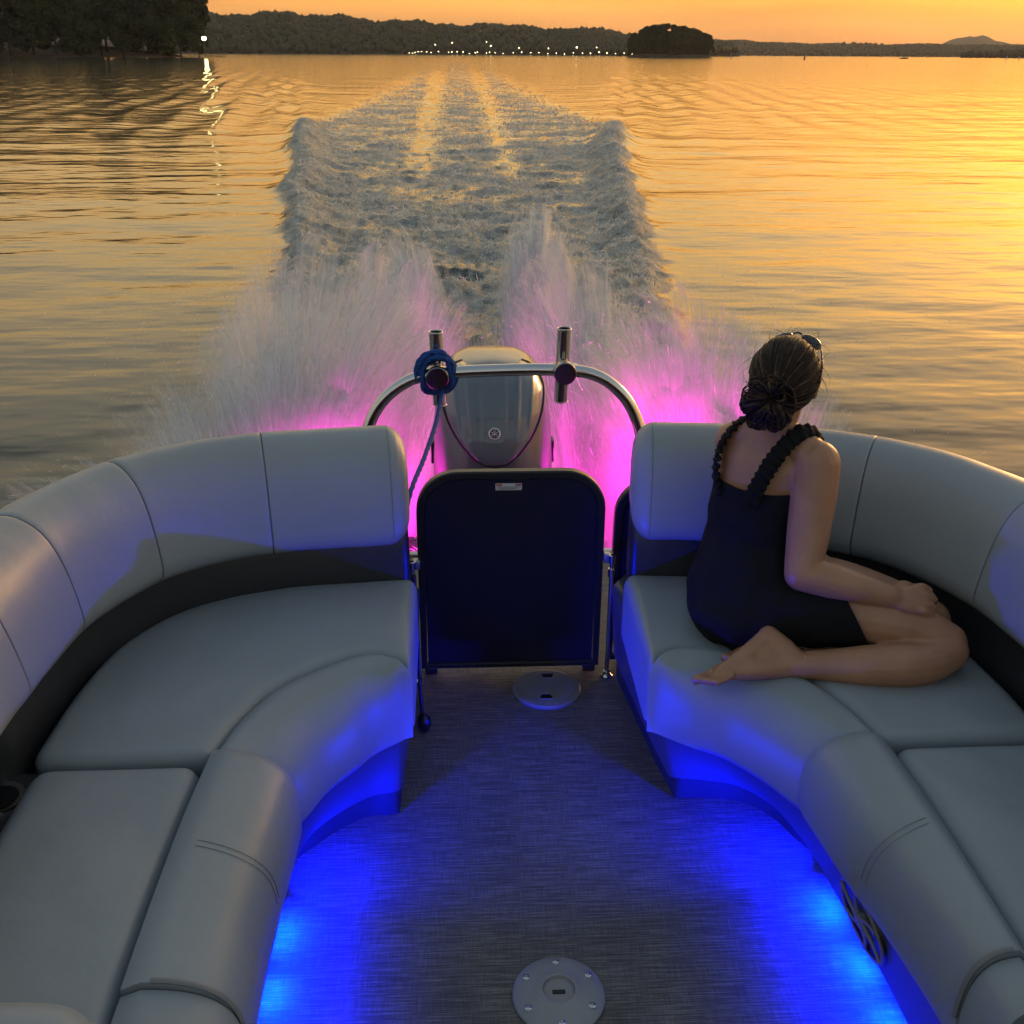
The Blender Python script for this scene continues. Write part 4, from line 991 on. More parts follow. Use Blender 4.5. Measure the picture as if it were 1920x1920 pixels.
# ------------------------------------------------------------------ aft fence panels and gate
def rr_outline(x0, x1, z0, z1, r, n=8, tl=True, tr_=True, rb=.004):
    P = [(x0, z0), (x1, z0)]
    if tr_: P += [(x1 - r + r * math.cos(a), z1 - r + r * math.sin(a)) for a in np.linspace(0, math.pi / 2, n)]
    else: P += [(x1, z1)]
    if tl: P += [(x0 + r - r * math.sin(a), z1 - r + r * math.cos(a)) for a in np.linspace(0, math.pi / 2, n)]
    else: P += [(x0, z1)]
    return P
def plate(name, outl, y0, y1, mat, parent):
    n = len(outl); V = [(x, y0, z) for x, z in outl] + [(x, y1, z) for x, z in outl]
    F = [tuple(range(n)), tuple(range(2 * n - 1, n - 1, -1))] + [(i, i + n, (i + 1) % n + n, (i + 1) % n) for i in range(n)]
    o = mesh(name, V, F, mat, parent, True, 30); fix_normals(o); o.data.set_sharp_from_angle(angle=R(30)); return o
def frame(name, outl, y, w, dpt, mat, parent):
    """square section following a closed outline in the x-z plane"""
    P = np.array(outl); n = len(P); c = P.mean(0)
    T = np.roll(P, -1, 0) - np.roll(P, 1, 0); T /= np.linalg.norm(T, axis=1)[:, None]; N_ = np.stack([-T[:, 1], T[:, 0]], 1)
    V = []
    bv = .004
    for i in range(n):
        for o_, yy_ in ((0, y + bv), (bv, y), (w - bv, y), (w, y + bv), (w, y + dpt - bv), (w - bv, y + dpt), (bv, y + dpt), (0, y + dpt - bv)):
            q = P[i] + N_[i] * o_; V.append((q[0], yy_, q[1]))
    F = []
    for i in range(n):
        for k in range(8):
            F.append((i * 8 + k, i * 8 + (k + 1) % 8, ((i + 1) % n) * 8 + (k + 1) % 8, ((i + 1) % n) * 8 + k))
    o = mesh(name, V, F, mat, parent, True, 40); fix_normals(o); return o
gate = thing('boarding_gate', 'dark rounded boarding gate closing the aisle at the stern', 'gate', (.134, 2.57, 0))
go = rr_outline(-.128, .392, .022, .642, .115, 10)
go2 = [(x, z) for x, z in go]
frame('gate_frame', go2, 2.556, .024, .030, MT['gate_frame'], gate)
plate('gate_panel', rr_outline(-.108, .372, .040, .622, .098, 10), 2.566, 2.574, MT['panel'], gate)
for x in (-.118, .345):
    bevel_box('gate_foot', x, x + .036, 2.552, 2.590, .006, .030, MT['black'], gate, .003)
stk = bevel_box('warning_sticker', .089, .161, 2.5635, 2.5655, .585, .605, MT['label'], gate, .0006)
bevel_box('warning_stripe', .0905, .107, 2.5628, 2.5634, .598, .6035, MT['label_red'], stk, .0002)
bevel_box('warning_stripe', .143, .1595, 2.5628, 2.5634, .598, .6035, MT['label_red'], stk, .0002)
for k in range(3):
    bevel_box('text_line', .094 + .004 * k, .156 - .006 * k, 2.5628, 2.5634, .5945 - .0032 * k, .5958 - .0032 * k, MT['label_ink'], stk, .0002)
fr = thing('fence_panel', 'dark fence panel with rounded corner right of the gate', 'fence', (.80, 2.60, 0), 'stern fence panels')
fo = rr_outline(.424, 1.20, .02, .60, .11, 9, True, False)
frame('fence_frame', fo, 2.588, .024, .030, MT['gate_frame'], fr); plate('fence_skin', rr_outline(.444, 1.18, .04, .58, .094, 9, True, False), 2.598, 2.606, MT['panel'], fr)
fl = thing('fence_panel', 'dark fence panel with rounded corner left of the gate', 'fence', (-.55, 2.60, 0), 'stern fence panels')
fo = rr_outline(-.88, -.160, .02, .60, .11, 9, False, True)
frame('fence_frame', fo, 2.588, .024, .030, MT['gate_frame'], fl); plate('fence_skin', rr_outline(-.86, -.180, .04, .58, .094, 9, False, True), 2.598, 2.606, MT['panel'], fl)
for sx, lab in ((CX - 1.20, 'long dark side fence panel behind the left bench'), (CX + 1.20, 'long dark side fence panel behind the right bench')):
    f_ = thing('fence_panel', lab, 'fence', (sx, .6, 0))
    bevel_box('fence_skin', sx - .004, sx + .004, -1.2, 2.32, .03, .57, MT['panel'], f_, .002)
    for za, zb in ((.005, .03), (.57, .60)): bevel_box('fence_rail', sx - .014, sx + .014, -1.2, 2.33, za, zb, MT['gate_frame'], f_, .004)
# hinge rods either side of the gate
for x, lab, ztop in ((.413, 'slim chrome hinge rod standing right of the gate', .40), (-.143, 'slim chrome hinge rod standing left of the gate', .39)):
    h = thing('hinge_rod', lab, 'hinge', (x, 2.53, 0), 'gate hinge rods')
    tube('rod', [(x, 2.53, .006), (x, 2.53, ztop)], .0065, MT['steel'], h, 14)
    lathe('foot', [(.017, 0), (.017, .006), (.010, .012), (.010, .02)], (x, 2.53, .001), MT['steel'], h, n=20)
    for z in (ztop - .012, ztop - .055):
        lathe('collar', [(.007, z - .012), (.0105, z - .012), (.0105, z + .012), (.007, z + .012)], (x, 2.53, 0), MT['steel'], h, n=18)
    bevel_box('bracket', min(x, x + (.022 if x < 0 else -.022)), max(x, x + (.022 if x < 0 else -.022)), 2.538, 2.556, ztop - .03, ztop - .002, MT['steel_b'], h, .002)

# ------------------------------------------------------------------ tow arch with rod holders and rope
MT['knob'] = plain('dark_chrome', (0.30, 0.28, 0.27), 0.16, metal=1.0, bump=.06, bscale=25)
tow = thing('tow_arch', 'polished stainless tow arch over the stern with two rod holders', 'tow bar', (.15, 3.45, 0))
arch = [(-.345, 3.30, .0), (-.346, 3.37, .20), (-.343, 3.42, .35), (-.338, 3.44, .42), (-.318, 3.45, .49), (-.266, 3.45, .567), (-.193, 3.45, .623), (-.115, 3.45, .649), (0, 3.45, .659), (.14, 3.45, .664), (.28, 3.45, .665), (.40, 3.45, .659),
        (.465, 3.45, .645), (.525, 3.45, .612), (.587, 3.45, .549), (.628, 3.45, .470), (.642, 3.44, .42), (.650, 3.42, .34), (.653, 3.37, .20), (.653, 3.30, .0)]
tube('arch_tube', arch, .0215, MT['steel'], tow, 24, 90)
for x in (-.345, .653): lathe('foot_flange', [(.045, 0), (.045, .006), (.026, .012), (.024, .03)], (x, 3.30, .001), MT['steel'], tow, n=28)
for x, zt, zb, lean in ((-.081, .788, .526, .004), (.3585, .797, .534, -.003)):
    V, F = join([tube_data([(x + lean, 3.498, zb), (x - lean, 3.498, zt)], .0245, 28, False), tube_data([(x - lean, 3.498, zt), (x + lean, 3.498, zb + .01)], .0215, 28, False)])
    rh = mesh('rod_holder', V, F, MT['steel'], tow, True, 60)
    for z in (zt, zb):
        V, F = tube_data([(x - lean * (1 if z == zt else -1) + .0235 * math.cos(a), 3.498 + .0235 * math.sin(a), z) for a in np.linspace(0, 2 * math.pi, 29)], .0028, 8, False); mesh('rim', V, F, MT['steel'], rh)
    lathe('bottom_plug', [(.0205, zb + .02), (.001, zb + .021)], (x + lean, 3.498, 0), MT['black'], rh, n=24)
    zc = .652 if x < 0 else .664
    lathe('clamp_knob', [(.001, -.0335), (.037, -.0335), (.0392, -.0315), (.040, -.029), (.040, -.014), (.032, -.010), (.030, .04)], (x, 3.425, zc), MT['knob'], tow, 'y', 40)
    V, F = tube_data([(x + .045 * math.cos(a), 3.474 + .03 * math.sin(a), zc) for a in np.linspace(0, 2 * math.pi, 30)], .013, 10, False); mesh('clamp_band', V, F, MT['steel_b'], tow)
# braided blue rope: loops round the left clamp, then a line hanging to the deck
def braid(path, rad, n=3, tw=38):
    P = crs(path, 220); T = np.gradient(P, axis=0); T /= np.linalg.norm(T, axis=1)[:, None]; s = arclen(P); out = []
    a = np.cross(T, np.array([0.31, 0.52, 0.8])); a /= np.linalg.norm(a, axis=1)[:, None]; bq = np.cross(T, a)
    for k in range(n):
        ph = s * tw / (rad * 100) * 1.0 + 2 * math.pi * k / n
        out.append(tube_data(P + rad * .5 * (np.cos(ph)[:, None] * a + np.sin(ph)[:, None] * bq), rad * .62, 7))
    return join(out)
rope = thing('tow_rope', 'blue braided rope looped round the left rod holder clamp', 'rope', (-.08, 3.45, .65))
coil = []
for j, (dr, dy, ox, oz) in enumerate(((.054, .012, .0, .004), (.060, .022, -.006, .012), (.058, .034, .006, -.004), (.050, .044, -.004, .008), (.066, .028, -.010, .004))):
    for a in np.linspace(0, 2 * math.pi, 15)[:-1]: coil.append((-.079 + ox + dr * math.cos(a + j), 3.412 + dy + .006 * math.sin(3 * a), .655 + oz + dr * 1.12 * math.sin(a + j)))
V, F = braid(coil, .0085); mesh('coil', V, F, MT['rope'], rope)
V, F = braid([(-.060, 3.425, .610), (-.068, 3.40, .590), (-.085, 3.25, .545), (-.118, 3.0, .515), (-.150, 2.78, .50), (-.168, 2.66, .44), (-.170, 2.65, .28)], .0072); mesh('line', V, F, MT['rope'], rope)

# ------------------------------------------------------------------ outboard motor
mo = thing('outboard_motor', 'grey outboard motor cowling with round emblem behind the gate', 'outboard motor', (.127, 4.0, WATER))
m, t, b = new_mat('metallic_grey_cowl')
b.inputs['Base Color'].default_value = (0.13, 0.15, 0.18, 1); b.inputs['Metallic'].default_value = 0.25; b.inputs['Roughness'].default_value = 0.32; b.inputs['Coat Weight'].default_value = 1.0; b.inputs['Coat Roughness'].default_value = 0.04
vv = coords(t); n1 = nd(t, 'ShaderNodeTexNoise', Scale=900.0, Detail=1.0); lk(t, vv, n1.inputs['Vector']); bp = nd(t, 'ShaderNodeBump', Strength=.05, Distance=.001); lk(t, n1.outputs[0], bp.inputs['Height']); lk(t, bp.outputs[0], b.inputs['Normal'])
MT['cowl'] = m
MT['cowl_side'] = plain('silver_grey_cowl', (0.12, 0.13, 0.15), 0.3, metal=0.3, coat=0.6, bump=.02, bscale=40)
LV = [(-.30, .160, 3.82, 4.22), (-.22, .200, 3.78, 4.30), (-.12, .228, 3.745, 4.36), (0, .244, 3.725, 4.40), (.10, .250, 3.72, 4.42), (.20, .248, 3.735, 4.43), (.29, .241, 3.765, 4.43), (.37, .230, 3.80, 4.42), (.435, .214, 3.845, 4.41), (.485, .190, 3.895, 4.38), (.515, .155, 3.945, 4.34), (.532, .10, 3.99, 4.28), (.536, .03, 4.04, 4.2)]
LZ = np.array(LV); CXM = .127
def lev(z): return [float(np.interp(z, LZ[:, 0], LZ[:, k])) for k in (1, 2, 3)]
def ysurf(x, z, n=2.7):
    hw, yf, yb = lev(z); q = min(.999, abs(x) / hw); d = (yb - yf) / 2
    return (yf + yb) / 2 - d * (1 - q ** n) ** (1 / n)
V = []; K = 56
zz = np.unique(np.r_[np.linspace(-.30, .46, 18), np.linspace(.46, .536, 9)])
for z in zz:
    hw, yf, yb = lev(z); d = (yb - yf) / 2; yc = (yf + yb) / 2
    for k in range(K):
        a = 2 * math.pi * k / K; c_, s_ = math.cos(a), math.sin(a)
        V.append((CXM + hw * math.copysign(abs(c_) ** (2 / 2.7), c_), yc + d * math.copysign(abs(s_) ** (2 / 2.7), s_), z))
F = grid_faces(len(zz), K, True) + [tuple(range(K)), tuple(range((len(zz) - 1) * K, len(zz) * K))]
o = mesh('lower_cowl', V, F, MT['cowl_side'], mo); fix_normals(o)
# fluted front shield
nu, nv = 61, 60; V = []
def hws(v): return .212 * math.sin(math.pi / 2 * v / .8) ** .58 if v < .8 else .212 - .05 * ((v - .8) / .2) ** 2
for j in range(nv):
    v = j / (nv - 1); z = .190 + v * .335
    h = max(hws(v), .002); hwb = lev(z)[0] * .985; h = min(h, hwb)
    for i in range(nu):
        u = i / (nu - 1) * 2 - 1
        x = u * h
        y = ysurf(x, z) - .016
        g = 0
        for c_, am in ((.22, .009), (.50, .012), (.80, .009)):
            g += am * math.exp(-((abs(u) * (h / .205) - c_ * (1.0 - .25 * (1 - v))) / .035) ** 2)
        g *= float(sst(.25, .6, np.array(v)))
        edge = max(abs(u) ** 14, (1 - v) ** 30)
        y = y - g + .016 * edge
        bump_top = .007 * float(sst(.86, 1, np.array(v))) * (abs(math.sin(u * 6.2)) ** .7)
        V.append((CXM + x, y, z + bump_top))
F = grid_faces(nv, nu); sh = mesh('front_shield', V, F, MT['cowl'], mo); fix_normals(sh)
md = sh.modifiers.new('th', 'SOLIDIFY'); md.thickness = .006; md.offset = -1
V = []; 
for v in np.linspace(0, 1, 40):
    z = .190 + v * .335; h = min(max(hws(v), .002), lev(z)[0] * .985); V.append((v, z, h))
lip = [(CXM - h * 1.005, ysurf(h, z) - .006, z) for v, z, h in V[::-1]] + [(CXM + h * 1.005, ysurf(h, z) - .006, z) for v, z, h in V[1:]]
tube('shield_seal', lip, .004, MT['black'], mo, 6)
# emblem: ring with three crossed tuning forks
em_z = .318; ez = Vector((CXM, ysurf(0, em_z) - .0185, em_z)); nrm = Vector((0, -.92, .36)).normalized(); eu = Vector((0, .36, .92)).normalized(); ex = Vector((1, 0, 0))
def EP(a, c_, w=0.0): return tuple(ez + ex * a + eu * c_ + nrm * w)
MT['emblem'] = plain('silver_emblem', (0.7, 0.7, 0.7), 0.3, metal=.6)
V, F = tube_data([EP(.021 * math.cos(a), .021 * math.sin(a), .002) for a in np.linspace(0, 2 * math.pi, 41)], .0034, 8, False); emo = mesh('emblem', V, F, MT['emblem'], mo)
Vd = [EP(0, 0, .0005)] + [EP(.021 * math.cos(a), .021 * math.sin(a), .0005) for a in np.linspace(0, 2 * math.pi, 33)[:-1]]
mesh('emblem_disc', Vd, [(0, 1 + k, 1 + (k + 1) % 32) for k in range(32)], MT['black'], emo)
for k in range(3):
    a = math.pi / 2 + k * 2 * math.pi / 3; dx, dy = math.cos(a), math.sin(a); nx_, ny_ = -dy, dx
    parts = [tube_data([EP(-dx * .018, -dy * .018, .003 + .0006 * k), EP(dx * .006, dy * .006, .003 + .0006 * k)], .0017, 6)]
    for sd in (-1, 1):
        parts.append(tube_data([EP(dx * .006, dy * .006, .003 + .0006 * k), EP(dx * .010 + nx_ * .0038 * sd, dy * .010 + ny_ * .0038 * sd, .003 + .0006 * k), EP(dx * .0185 + nx_ * .0042 * sd, dy * .0185 + ny_ * .0042 * sd, .003 + .0006 * k)], .0015, 6))
    V, F = join(parts); mesh('emblem_fork', V, F, MT['emblem'], emo)
for sx in (-1, 1):
    bevel_box('side_latch', CXM + sx * .250 - .006, CXM + sx * .250 + .006, 3.98, 4.06, .11, .20, MT['black'], mo, .004)
bevel_box('midsection', CXM - .09, CXM + .09, 3.86, 4.15, -.95, -.28, MT['cowl_side'], mo, .03)
bevel_box('clamp_bracket', CXM - .14, CXM + .14, 3.50, 3.86, -.45, -.16, MT['black'], mo, .02)

# ------------------------------------------------------------------ deck fittings
hp = thing('access_hatch', 'round grey access hatch with two finger holes by the gate', 'hatch', (.232, 2.468, 0))
lathe('lid', [(.098, .0), (.098, .006), (.094, .010), (.082, .0115), (.081, .0102), (.079, .0102), (.078, .0118), (.001, .0125)], (.232, 2.468, .001), MT['grey_plastic'], hp, n=56)
for s_ in (-1, 1):
    y = 2.468 + s_ * .052; V = [(.232 - .020 + .006 * s_, y + .012 * s_, .0136), (.232 + .020 + .006 * s_, y + .012 * s_, .0136), (.232 + .012 + .006 * s_, y - .011 * s_, .0136), (.232 - .012 + .006 * s_, y - .011 * s_, .0136)]
    plate_v = [(x_, y_, .0152) for x_, y_, _ in V] + [(x_, y_, .011) for x_, y_, _ in V]
    o = mesh('finger_hole', plate_v, [(0, 1, 2, 3), (7, 6, 5, 4)] + [(i, i + 4, (i + 1) % 4 + 4, (i + 1) % 4) for i in range(4)], MT['black'], hp, False); fix_normals(o)
    tube('hole_rim', [tuple(np.array(V[k % 4]) + np.array([0, 0, .001])) for k in range(5)], .0016, MT['grey_plastic'], hp, 6)
tb = thing('table_base', 'round white table socket plate screwed to the deck', 'table base', (.171, 1.423, 0))
bs = lathe('plate', [(.090, .0), (.090, .004), (.084, .009), (.060, .014), (.040, .018), (.036, .020), (.032, .0195), (.030, .012), (.028, .0108), (.001, .0105)], (.171, 1.423, .001), MT['white_plastic'], tb, n=64)
bevel_box('slot', .171 - .013, .171 + .013, 1.423 - .005, 1.423 + .005, .008, .0135, MT['black'], tb, .002)
for k in range(6):
    a = math.radians(90 + 60 * k); x, y = .171 + .071 * math.cos(a), 1.423 + .071 * math.sin(a)
    sc = lathe('screw', [(.0072, .0), (.0070, .003), (.004, .0045), (.001, .0048)], (x, y, .0115), MT['steel'], tb, n=16)
    bevel_box('screw_slot', x - .004, x + .004, y - .0008, y + .0008, .0155, .0168, MT['black'], sc, .0003)

# ------------------------------------------------------------------ magenta transom lights shining on the spray
MT['pink_led'] = emit('magenta_led_lens', (1.0, 0.03, 0.75), 30.0)
for x, lab in ((-.52, 'magenta light bar under the stern left of the motor'), (.84, 'magenta light bar under the stern right of the motor')):
    f_ = thing('stern_light', lab, 'light bar', (x, 3.40, -.12), 'magenta stern lights')
    bevel_box('housing', x - .16, x + .16, 3.377, 3.415, -.150, -.095, MT['black'], f_, .006)
    bevel_box('lens', x - .15, x + .15, 3.4155, 3.420, -.142, -.103, MT['pink_led'], f_, .002)
    ld = bpy.data.lights.new('stern_lamp', 'AREA'); ld.shape = 'RECTANGLE'; ld.size = .3; ld.size_y = .035; ld.energy = 22.0 if x < 0 else 16.0; ld.color = (1.0, 0.015, 0.62); ld.spread = R(80 if x < 0 else 95)
    lo_ = bpy.data.objects.new('stern_lamp', ld); COL.objects.link(lo_); lo_.parent = f_
    d = Vector((0.0, 1.0, -0.24 if x < 0 else 0.10)).normalized(); zax = -d; xax = Vector((1, 0, 0)); yax = zax.cross(xax).normalized()
    lo_.matrix_local = Matrix.Translation(Vector((x, 3.424, -.122)) - f_.location) @ Matrix((xax, yax, zax)).transposed().to_4x4()
# ------------------------------------------------------------------ the woman kneeling on the right bench
m, t, b = new_mat('skin')
geo = t.nodes.new('ShaderNodeNewGeometry')
n1 = nd(t, 'ShaderNodeTexNoise', Scale=14.0, Detail=4.0); lk(t, geo.outputs['Position'], n1.inputs['Vector'])
n2 = nd(t, 'ShaderNodeTexNoise', Scale=420.0, Detail=3.0); lk(t, geo.outputs['Position'], n2.inputs['Vector'])
r_ = ramp(t, n1.outputs[0], [(0.3, (0.35, 0.17, 0.095)), (0.7, (0.44, 0.23, 0.135))]); lk(t, r_.outputs[0], b.inputs['Base Color'])
b.inputs['Roughness'].default_value = 0.42; b.inputs['Subsurface Weight'].default_value = 0.15; b.inputs['Subsurface Radius'].default_value = (0.012, 0.005, 0.003); b.inputs['Subsurface Scale'].default_value = 0.6
bp = nd(t, 'ShaderNodeBump', Strength=0.12, Distance=0.001); lk(t, n2.outputs[0], bp.inputs['Height']); lk(t, bp.outputs[0], b.inputs['Normal'])
MT['skin'] = m
m, t, b = new_mat('black_jersey')
v = coords(t); n1 = nd(t, 'ShaderNodeTexNoise', Scale=700.0, Detail=2.0); lk(t, v, n1.inputs['Vector'])
n2 = nd(t, 'ShaderNodeTexNoise', Scale=16.0, Detail=3.0, Distortion=1.0); lk(t, v, n2.inputs['Vector'])
b.inputs['Base Color'].default_value = (0.007, 0.007, 0.008, 1); b.inputs['Roughness'].default_value = 0.8; b.inputs['Specular IOR Level'].default_value = 0.2
b1 = nd(t, 'ShaderNodeBump', Strength=0.3, Distance=0.001); lk(t, n1.outputs[0], b1.inputs['Height'])
b2 = nd(t, 'ShaderNodeBump', Strength=0.5, Distance=0.012); lk(t, n2.outputs[0], b2.inputs['Height']); lk(t, b1.outputs[0], b2.inputs['Normal']); lk(t, b2.outputs[0], b.inputs['Normal'])
MT['jersey'] = m
m, t, b = new_mat('brown_hair')
oi = t.nodes.new('ShaderNodeNewGeometry'); n1 = nd(t, 'ShaderNodeTexNoise', Scale=90.0, Detail=3.0); lk(t, oi.outputs['Position'], n1.inputs['Vector'])
ri = nd(t, 'ShaderNodeMath', operation='MULTIPLY_ADD'); ri.inputs[1].default_value = 0.55; lk(t, oi.outputs['Random Per Island'], ri.inputs[0]); 
n1s = nd(t, 'ShaderNodeMath', operation='MULTIPLY'); n1s.inputs[1].default_value = 0.5; lk(t, n1.outputs[0], n1s.inputs[0]); lk(t, n1s.outputs[0], ri.inputs[2])
r_ = ramp(t, ri.outputs[0], [(0.25, (0.007, 0.004, 0.003)), (0.60, (0.026, 0.015, 0.009)), (0.88, (0.14, 0.085, 0.048))]); lk(t, r_.outputs[0], b.inputs['Base Color']); b.inputs['Roughness'].default_value = 0.55; b.inputs['Specular IOR Level'].default_value = 0.25
MT['hair'] = m
MT['hair_tie'] = plain('hair_tie', (0.006, 0.006, 0.007), 0.7)
MT['lens'] = plain('sunglass_lens', (0.012, 0.010, 0.010), 0.08, coat=1.0)
MT['gold'] = plain('gold_chain', (0.8, 0.5, 0.2), 0.25, metal=1.0)
MT['nail'] = plain('pink_nail', (0.45, 0.2, 0.2), 0.3)
MT['eye'] = plain('eye_white', (0.6, 0.58, 0.55), 0.2); MT['lip'] = plain('lip', (0.32, 0.10, 0.09), 0.4)
fF = np.array([.719, .695, 0.0]); fS = np.array([.695, -.719, 0.0])   # where her chest faces; toward her right
def ell(c, rx, ry, rz, ax=None, n=18, k=12):
    """closed ellipsoid; ax = (x axis, y axis, z axis)"""
    A_ = np.eye(3) if ax is None else np.array([np.array(a, float) / np.linalg.norm(a) for a in ax])
    V = [np.array(c) + A_[2] * -rz]
    for i in range(1, k):
        ph = -math.pi / 2 + math.pi * i / k
        for j in range(n):
            a = 2 * math.pi * j / n
            V.append(np.array(c) + A_[0] * rx * math.cos(ph) * math.cos(a) + A_[1] * ry * math.cos(ph) * math.sin(a) + A_[2] * rz * math.sin(ph))
    V.append(np.array(c) + A_[2] * rz); last = len(V) - 1
    F = [(0, 1 + (j + 1) % n, 1 + j) for j in range(n)]
    for i in range(k - 2):
        for j in range(n):
            a = 1 + i * n + j; b_ = 1 + i * n + (j + 1) % n; F.append((a, b_, b_ + n, a + n))
    F += [(1 + (k - 2) * n + j, 1 + (k - 2) * n + (j + 1) % n, last) for j in range(n)]
    return V, F
def limb(pts, rad, n=16, res=18):
    P = crs(np.array(pts, float), res); rr = np.interp(arclen(P) / arclen(P)[-1], arclen(np.array(pts, float)) / arclen(np.array(pts, float))[-1], rad)
    out = [tube_data(P, list(rr), n)]
    out.append(ell(P[0], rr[0], rr[0], rr[0], None, 14, 10)); out.append(ell(P[-1], rr[-1], rr[-1], rr[-1], None, 14, 10))
    return out
def torso(levels, infl=0.0, n=40):
    L = np.array(levels); zs = np.linspace(L[0, 2], L[-1, 2], 34)
    V = []
    for z in zs:
        cx, cy, w, d = [float(np.interp(z, L[:, 2], L[:, k])) for k in (0, 1, 3, 4)]
        w += infl; d += infl
        for k in range(n):
            a = 2 * math.pi * k / n; c_, s_ = math.cos(a), math.sin(a); ee = 2 / 2.25
            p = fS * w * math.copysign(abs(c_) ** ee, c_) + fF * d * math.copysign(abs(s_) ** ee, s_)
            V.append((cx + p[0], cy + p[1], z))
    F = grid_faces(len(zs), n, True) + [tuple(range(n))[::-1], tuple(range((len(zs) - 1) * n, len(zs) * n))]
    return V, F
def fuse(name, parts, mat, parent, voxel, smooth=6, cut=None, noise_amp=0.0):
    V, F = join(parts)
    o = mesh('tmp_fuse', V, F, None, None, False); fix_normals(o)
    r = o.modifiers.new('r', 'REMESH'); r.mode = 'VOXEL'; r.voxel_size = voxel
    s = o.modifiers.new('s', 'SMOOTH'); s.iterations = smooth; s.factor = 0.5
    dg = bpy.context.evaluated_depsgraph_get(); ev = o.evaluated_get(dg); me = ev.to_mesh()
    bm = bmesh.new(); bm.from_mesh(me); ev.to_mesh_clear()
    bpy.data.objects.remove(o)
    if cut:
        for co, no in cut:
            bmesh.ops.bisect_plane(bm, geom=list(bm.verts) + list(bm.edges) + list(bm.faces), plane_co=co, plane_no=no, clear_outer=True)
    if noise_amp:
        bm.normal_update()
        for v_ in bm.verts:
            p = v_.co; k = mnoise.noise(Vector((p.x * 22, p.y * 22, p.z * 9))) + .6 * mnoise.noise(Vector((p.x * 9 + 4, p.y * 9, p.z * 26)))
            v_.co = p + v_.normal * noise_amp * k
    return bm_obj(name, bm, mat, parent, True, None)
person = thing('person', 'woman in a black sleeveless dress kneeling sideways, back turned, hair in a bun', 'person', (.70, 2.0, .44))
TL = [(.666, 2.045, .440, .118, .100), (.666, 2.045, .475, .142, .118), (.665, 2.055, .54, .145, .115), (.663, 2.075, .61, .120, .092), (.662, 2.092, .675, .096, .076), (.668, 2.10, .75, .098, .078), (.677, 2.103, .81, .105, .078), (.682, 2.10, .855, .116, .066), (.686, 2.10, .888, .096, .050), (.688, 2.102, .908, .060, .046)]
SHR = np.array((.757, 2.022, .872)); SHL = np.array((.620, 2.168, .866))
body = [torso(TL)]
body += limb([(.684, 2.098, .88), (.692, 2.10, .94), (.700, 2.107, .99)], [.052, .043, .045])
body += limb([(.690, 2.10, .905), (.725, 2.06, .898), SHR], [.040, .040, .046]); body += limb([(.684, 2.10, .905), (.65, 2.135, .896), SHL], [.040, .040, .045])
body += [ell((.725, 2.155, .775), .052, .05, .052), ell((.788, 2.088, .775), .052, .05, .052)]
body += [ell((.632, 2.085, .80), .045, .03, .07, (fS, fF, (0, 0, 1)))]
# right arm, resting along the thigh
body += limb([SHR + (.004, -.004, -.004), (.755, 1.995, .80), (.744, 1.966, .71), (.732, 1.938, .646)], [.051, .050, .045, .039])
body += limb([(.732, 1.938, .644), (.79, 1.918, .636), (.85, 1.904, .624), (.912, 1.892, .610)], [.039, .039, .033, .0255])
# left arm, mostly hidden in front of her
body += limb([SHL, (.655, 2.205, .78), (.715, 2.20, .665)], [.045, .042, .034]); body += limb([(.715, 2.20, .665), (.84, 2.08, .575), (.965, 1.975, .560)], [.034, .033, .024])
body += [ell((1.005, 1.955, .575), .045, .034, .022, ((.8, -.55, -.1), (.55, .8, 0), (0, 0, 1)))]
# right hand: palm, four curled fingers, thumb
hx = np.array((.955, .02, -.16)); hx = hx / np.linalg.norm(hx); hy = np.array((.10, -.72, -.55)); hy = hy - hx * (hx @ hy); hy /= np.linalg.norm(hy); hz = np.cross(hx, hy)
if hz[2] < 0: hz = -hz
W_ = np.array((.914, 1.891, .609))
def HP(a, c_, d): return W_ + hx * a + hy * c_ + hz * d
body += [ell(HP(.042, .002, .002), .044, .033, .0155, (hx, hy, hz)), ell(HP(.012, 0, 0), .03, .026, .019, (hx, hy, hz))]
for k, (c_, ln) in enumerate(((-.030, .95), (-.010, 1.06), (.010, 1.0), (.029, .82))):
    kn = HP(.080 - .006 * abs(k - 1), c_, .006); p1 = kn + (hx * .026 - hz * .012) * ln; p2 = p1 + (-hz * .026 + hx * .004) * ln; p3 = p2 + (-hx * .018 - hz * .006) * ln
    body += limb([HP(.05, c_ * .8, .002), kn, p1], [.0085, .0098, .0082], 10, 8); body += limb([p1, p2], [.0086, .0078], 10, 6); body += limb([p2, p3], [.0078, .0070], 10, 6)
body += limb([HP(.02, -.022, -.006), HP(.045, -.040, -.014), HP(.070, -.040, -.024), HP(.088, -.032, -.032)], [.013, .0115, .010, .008], 10, 10)
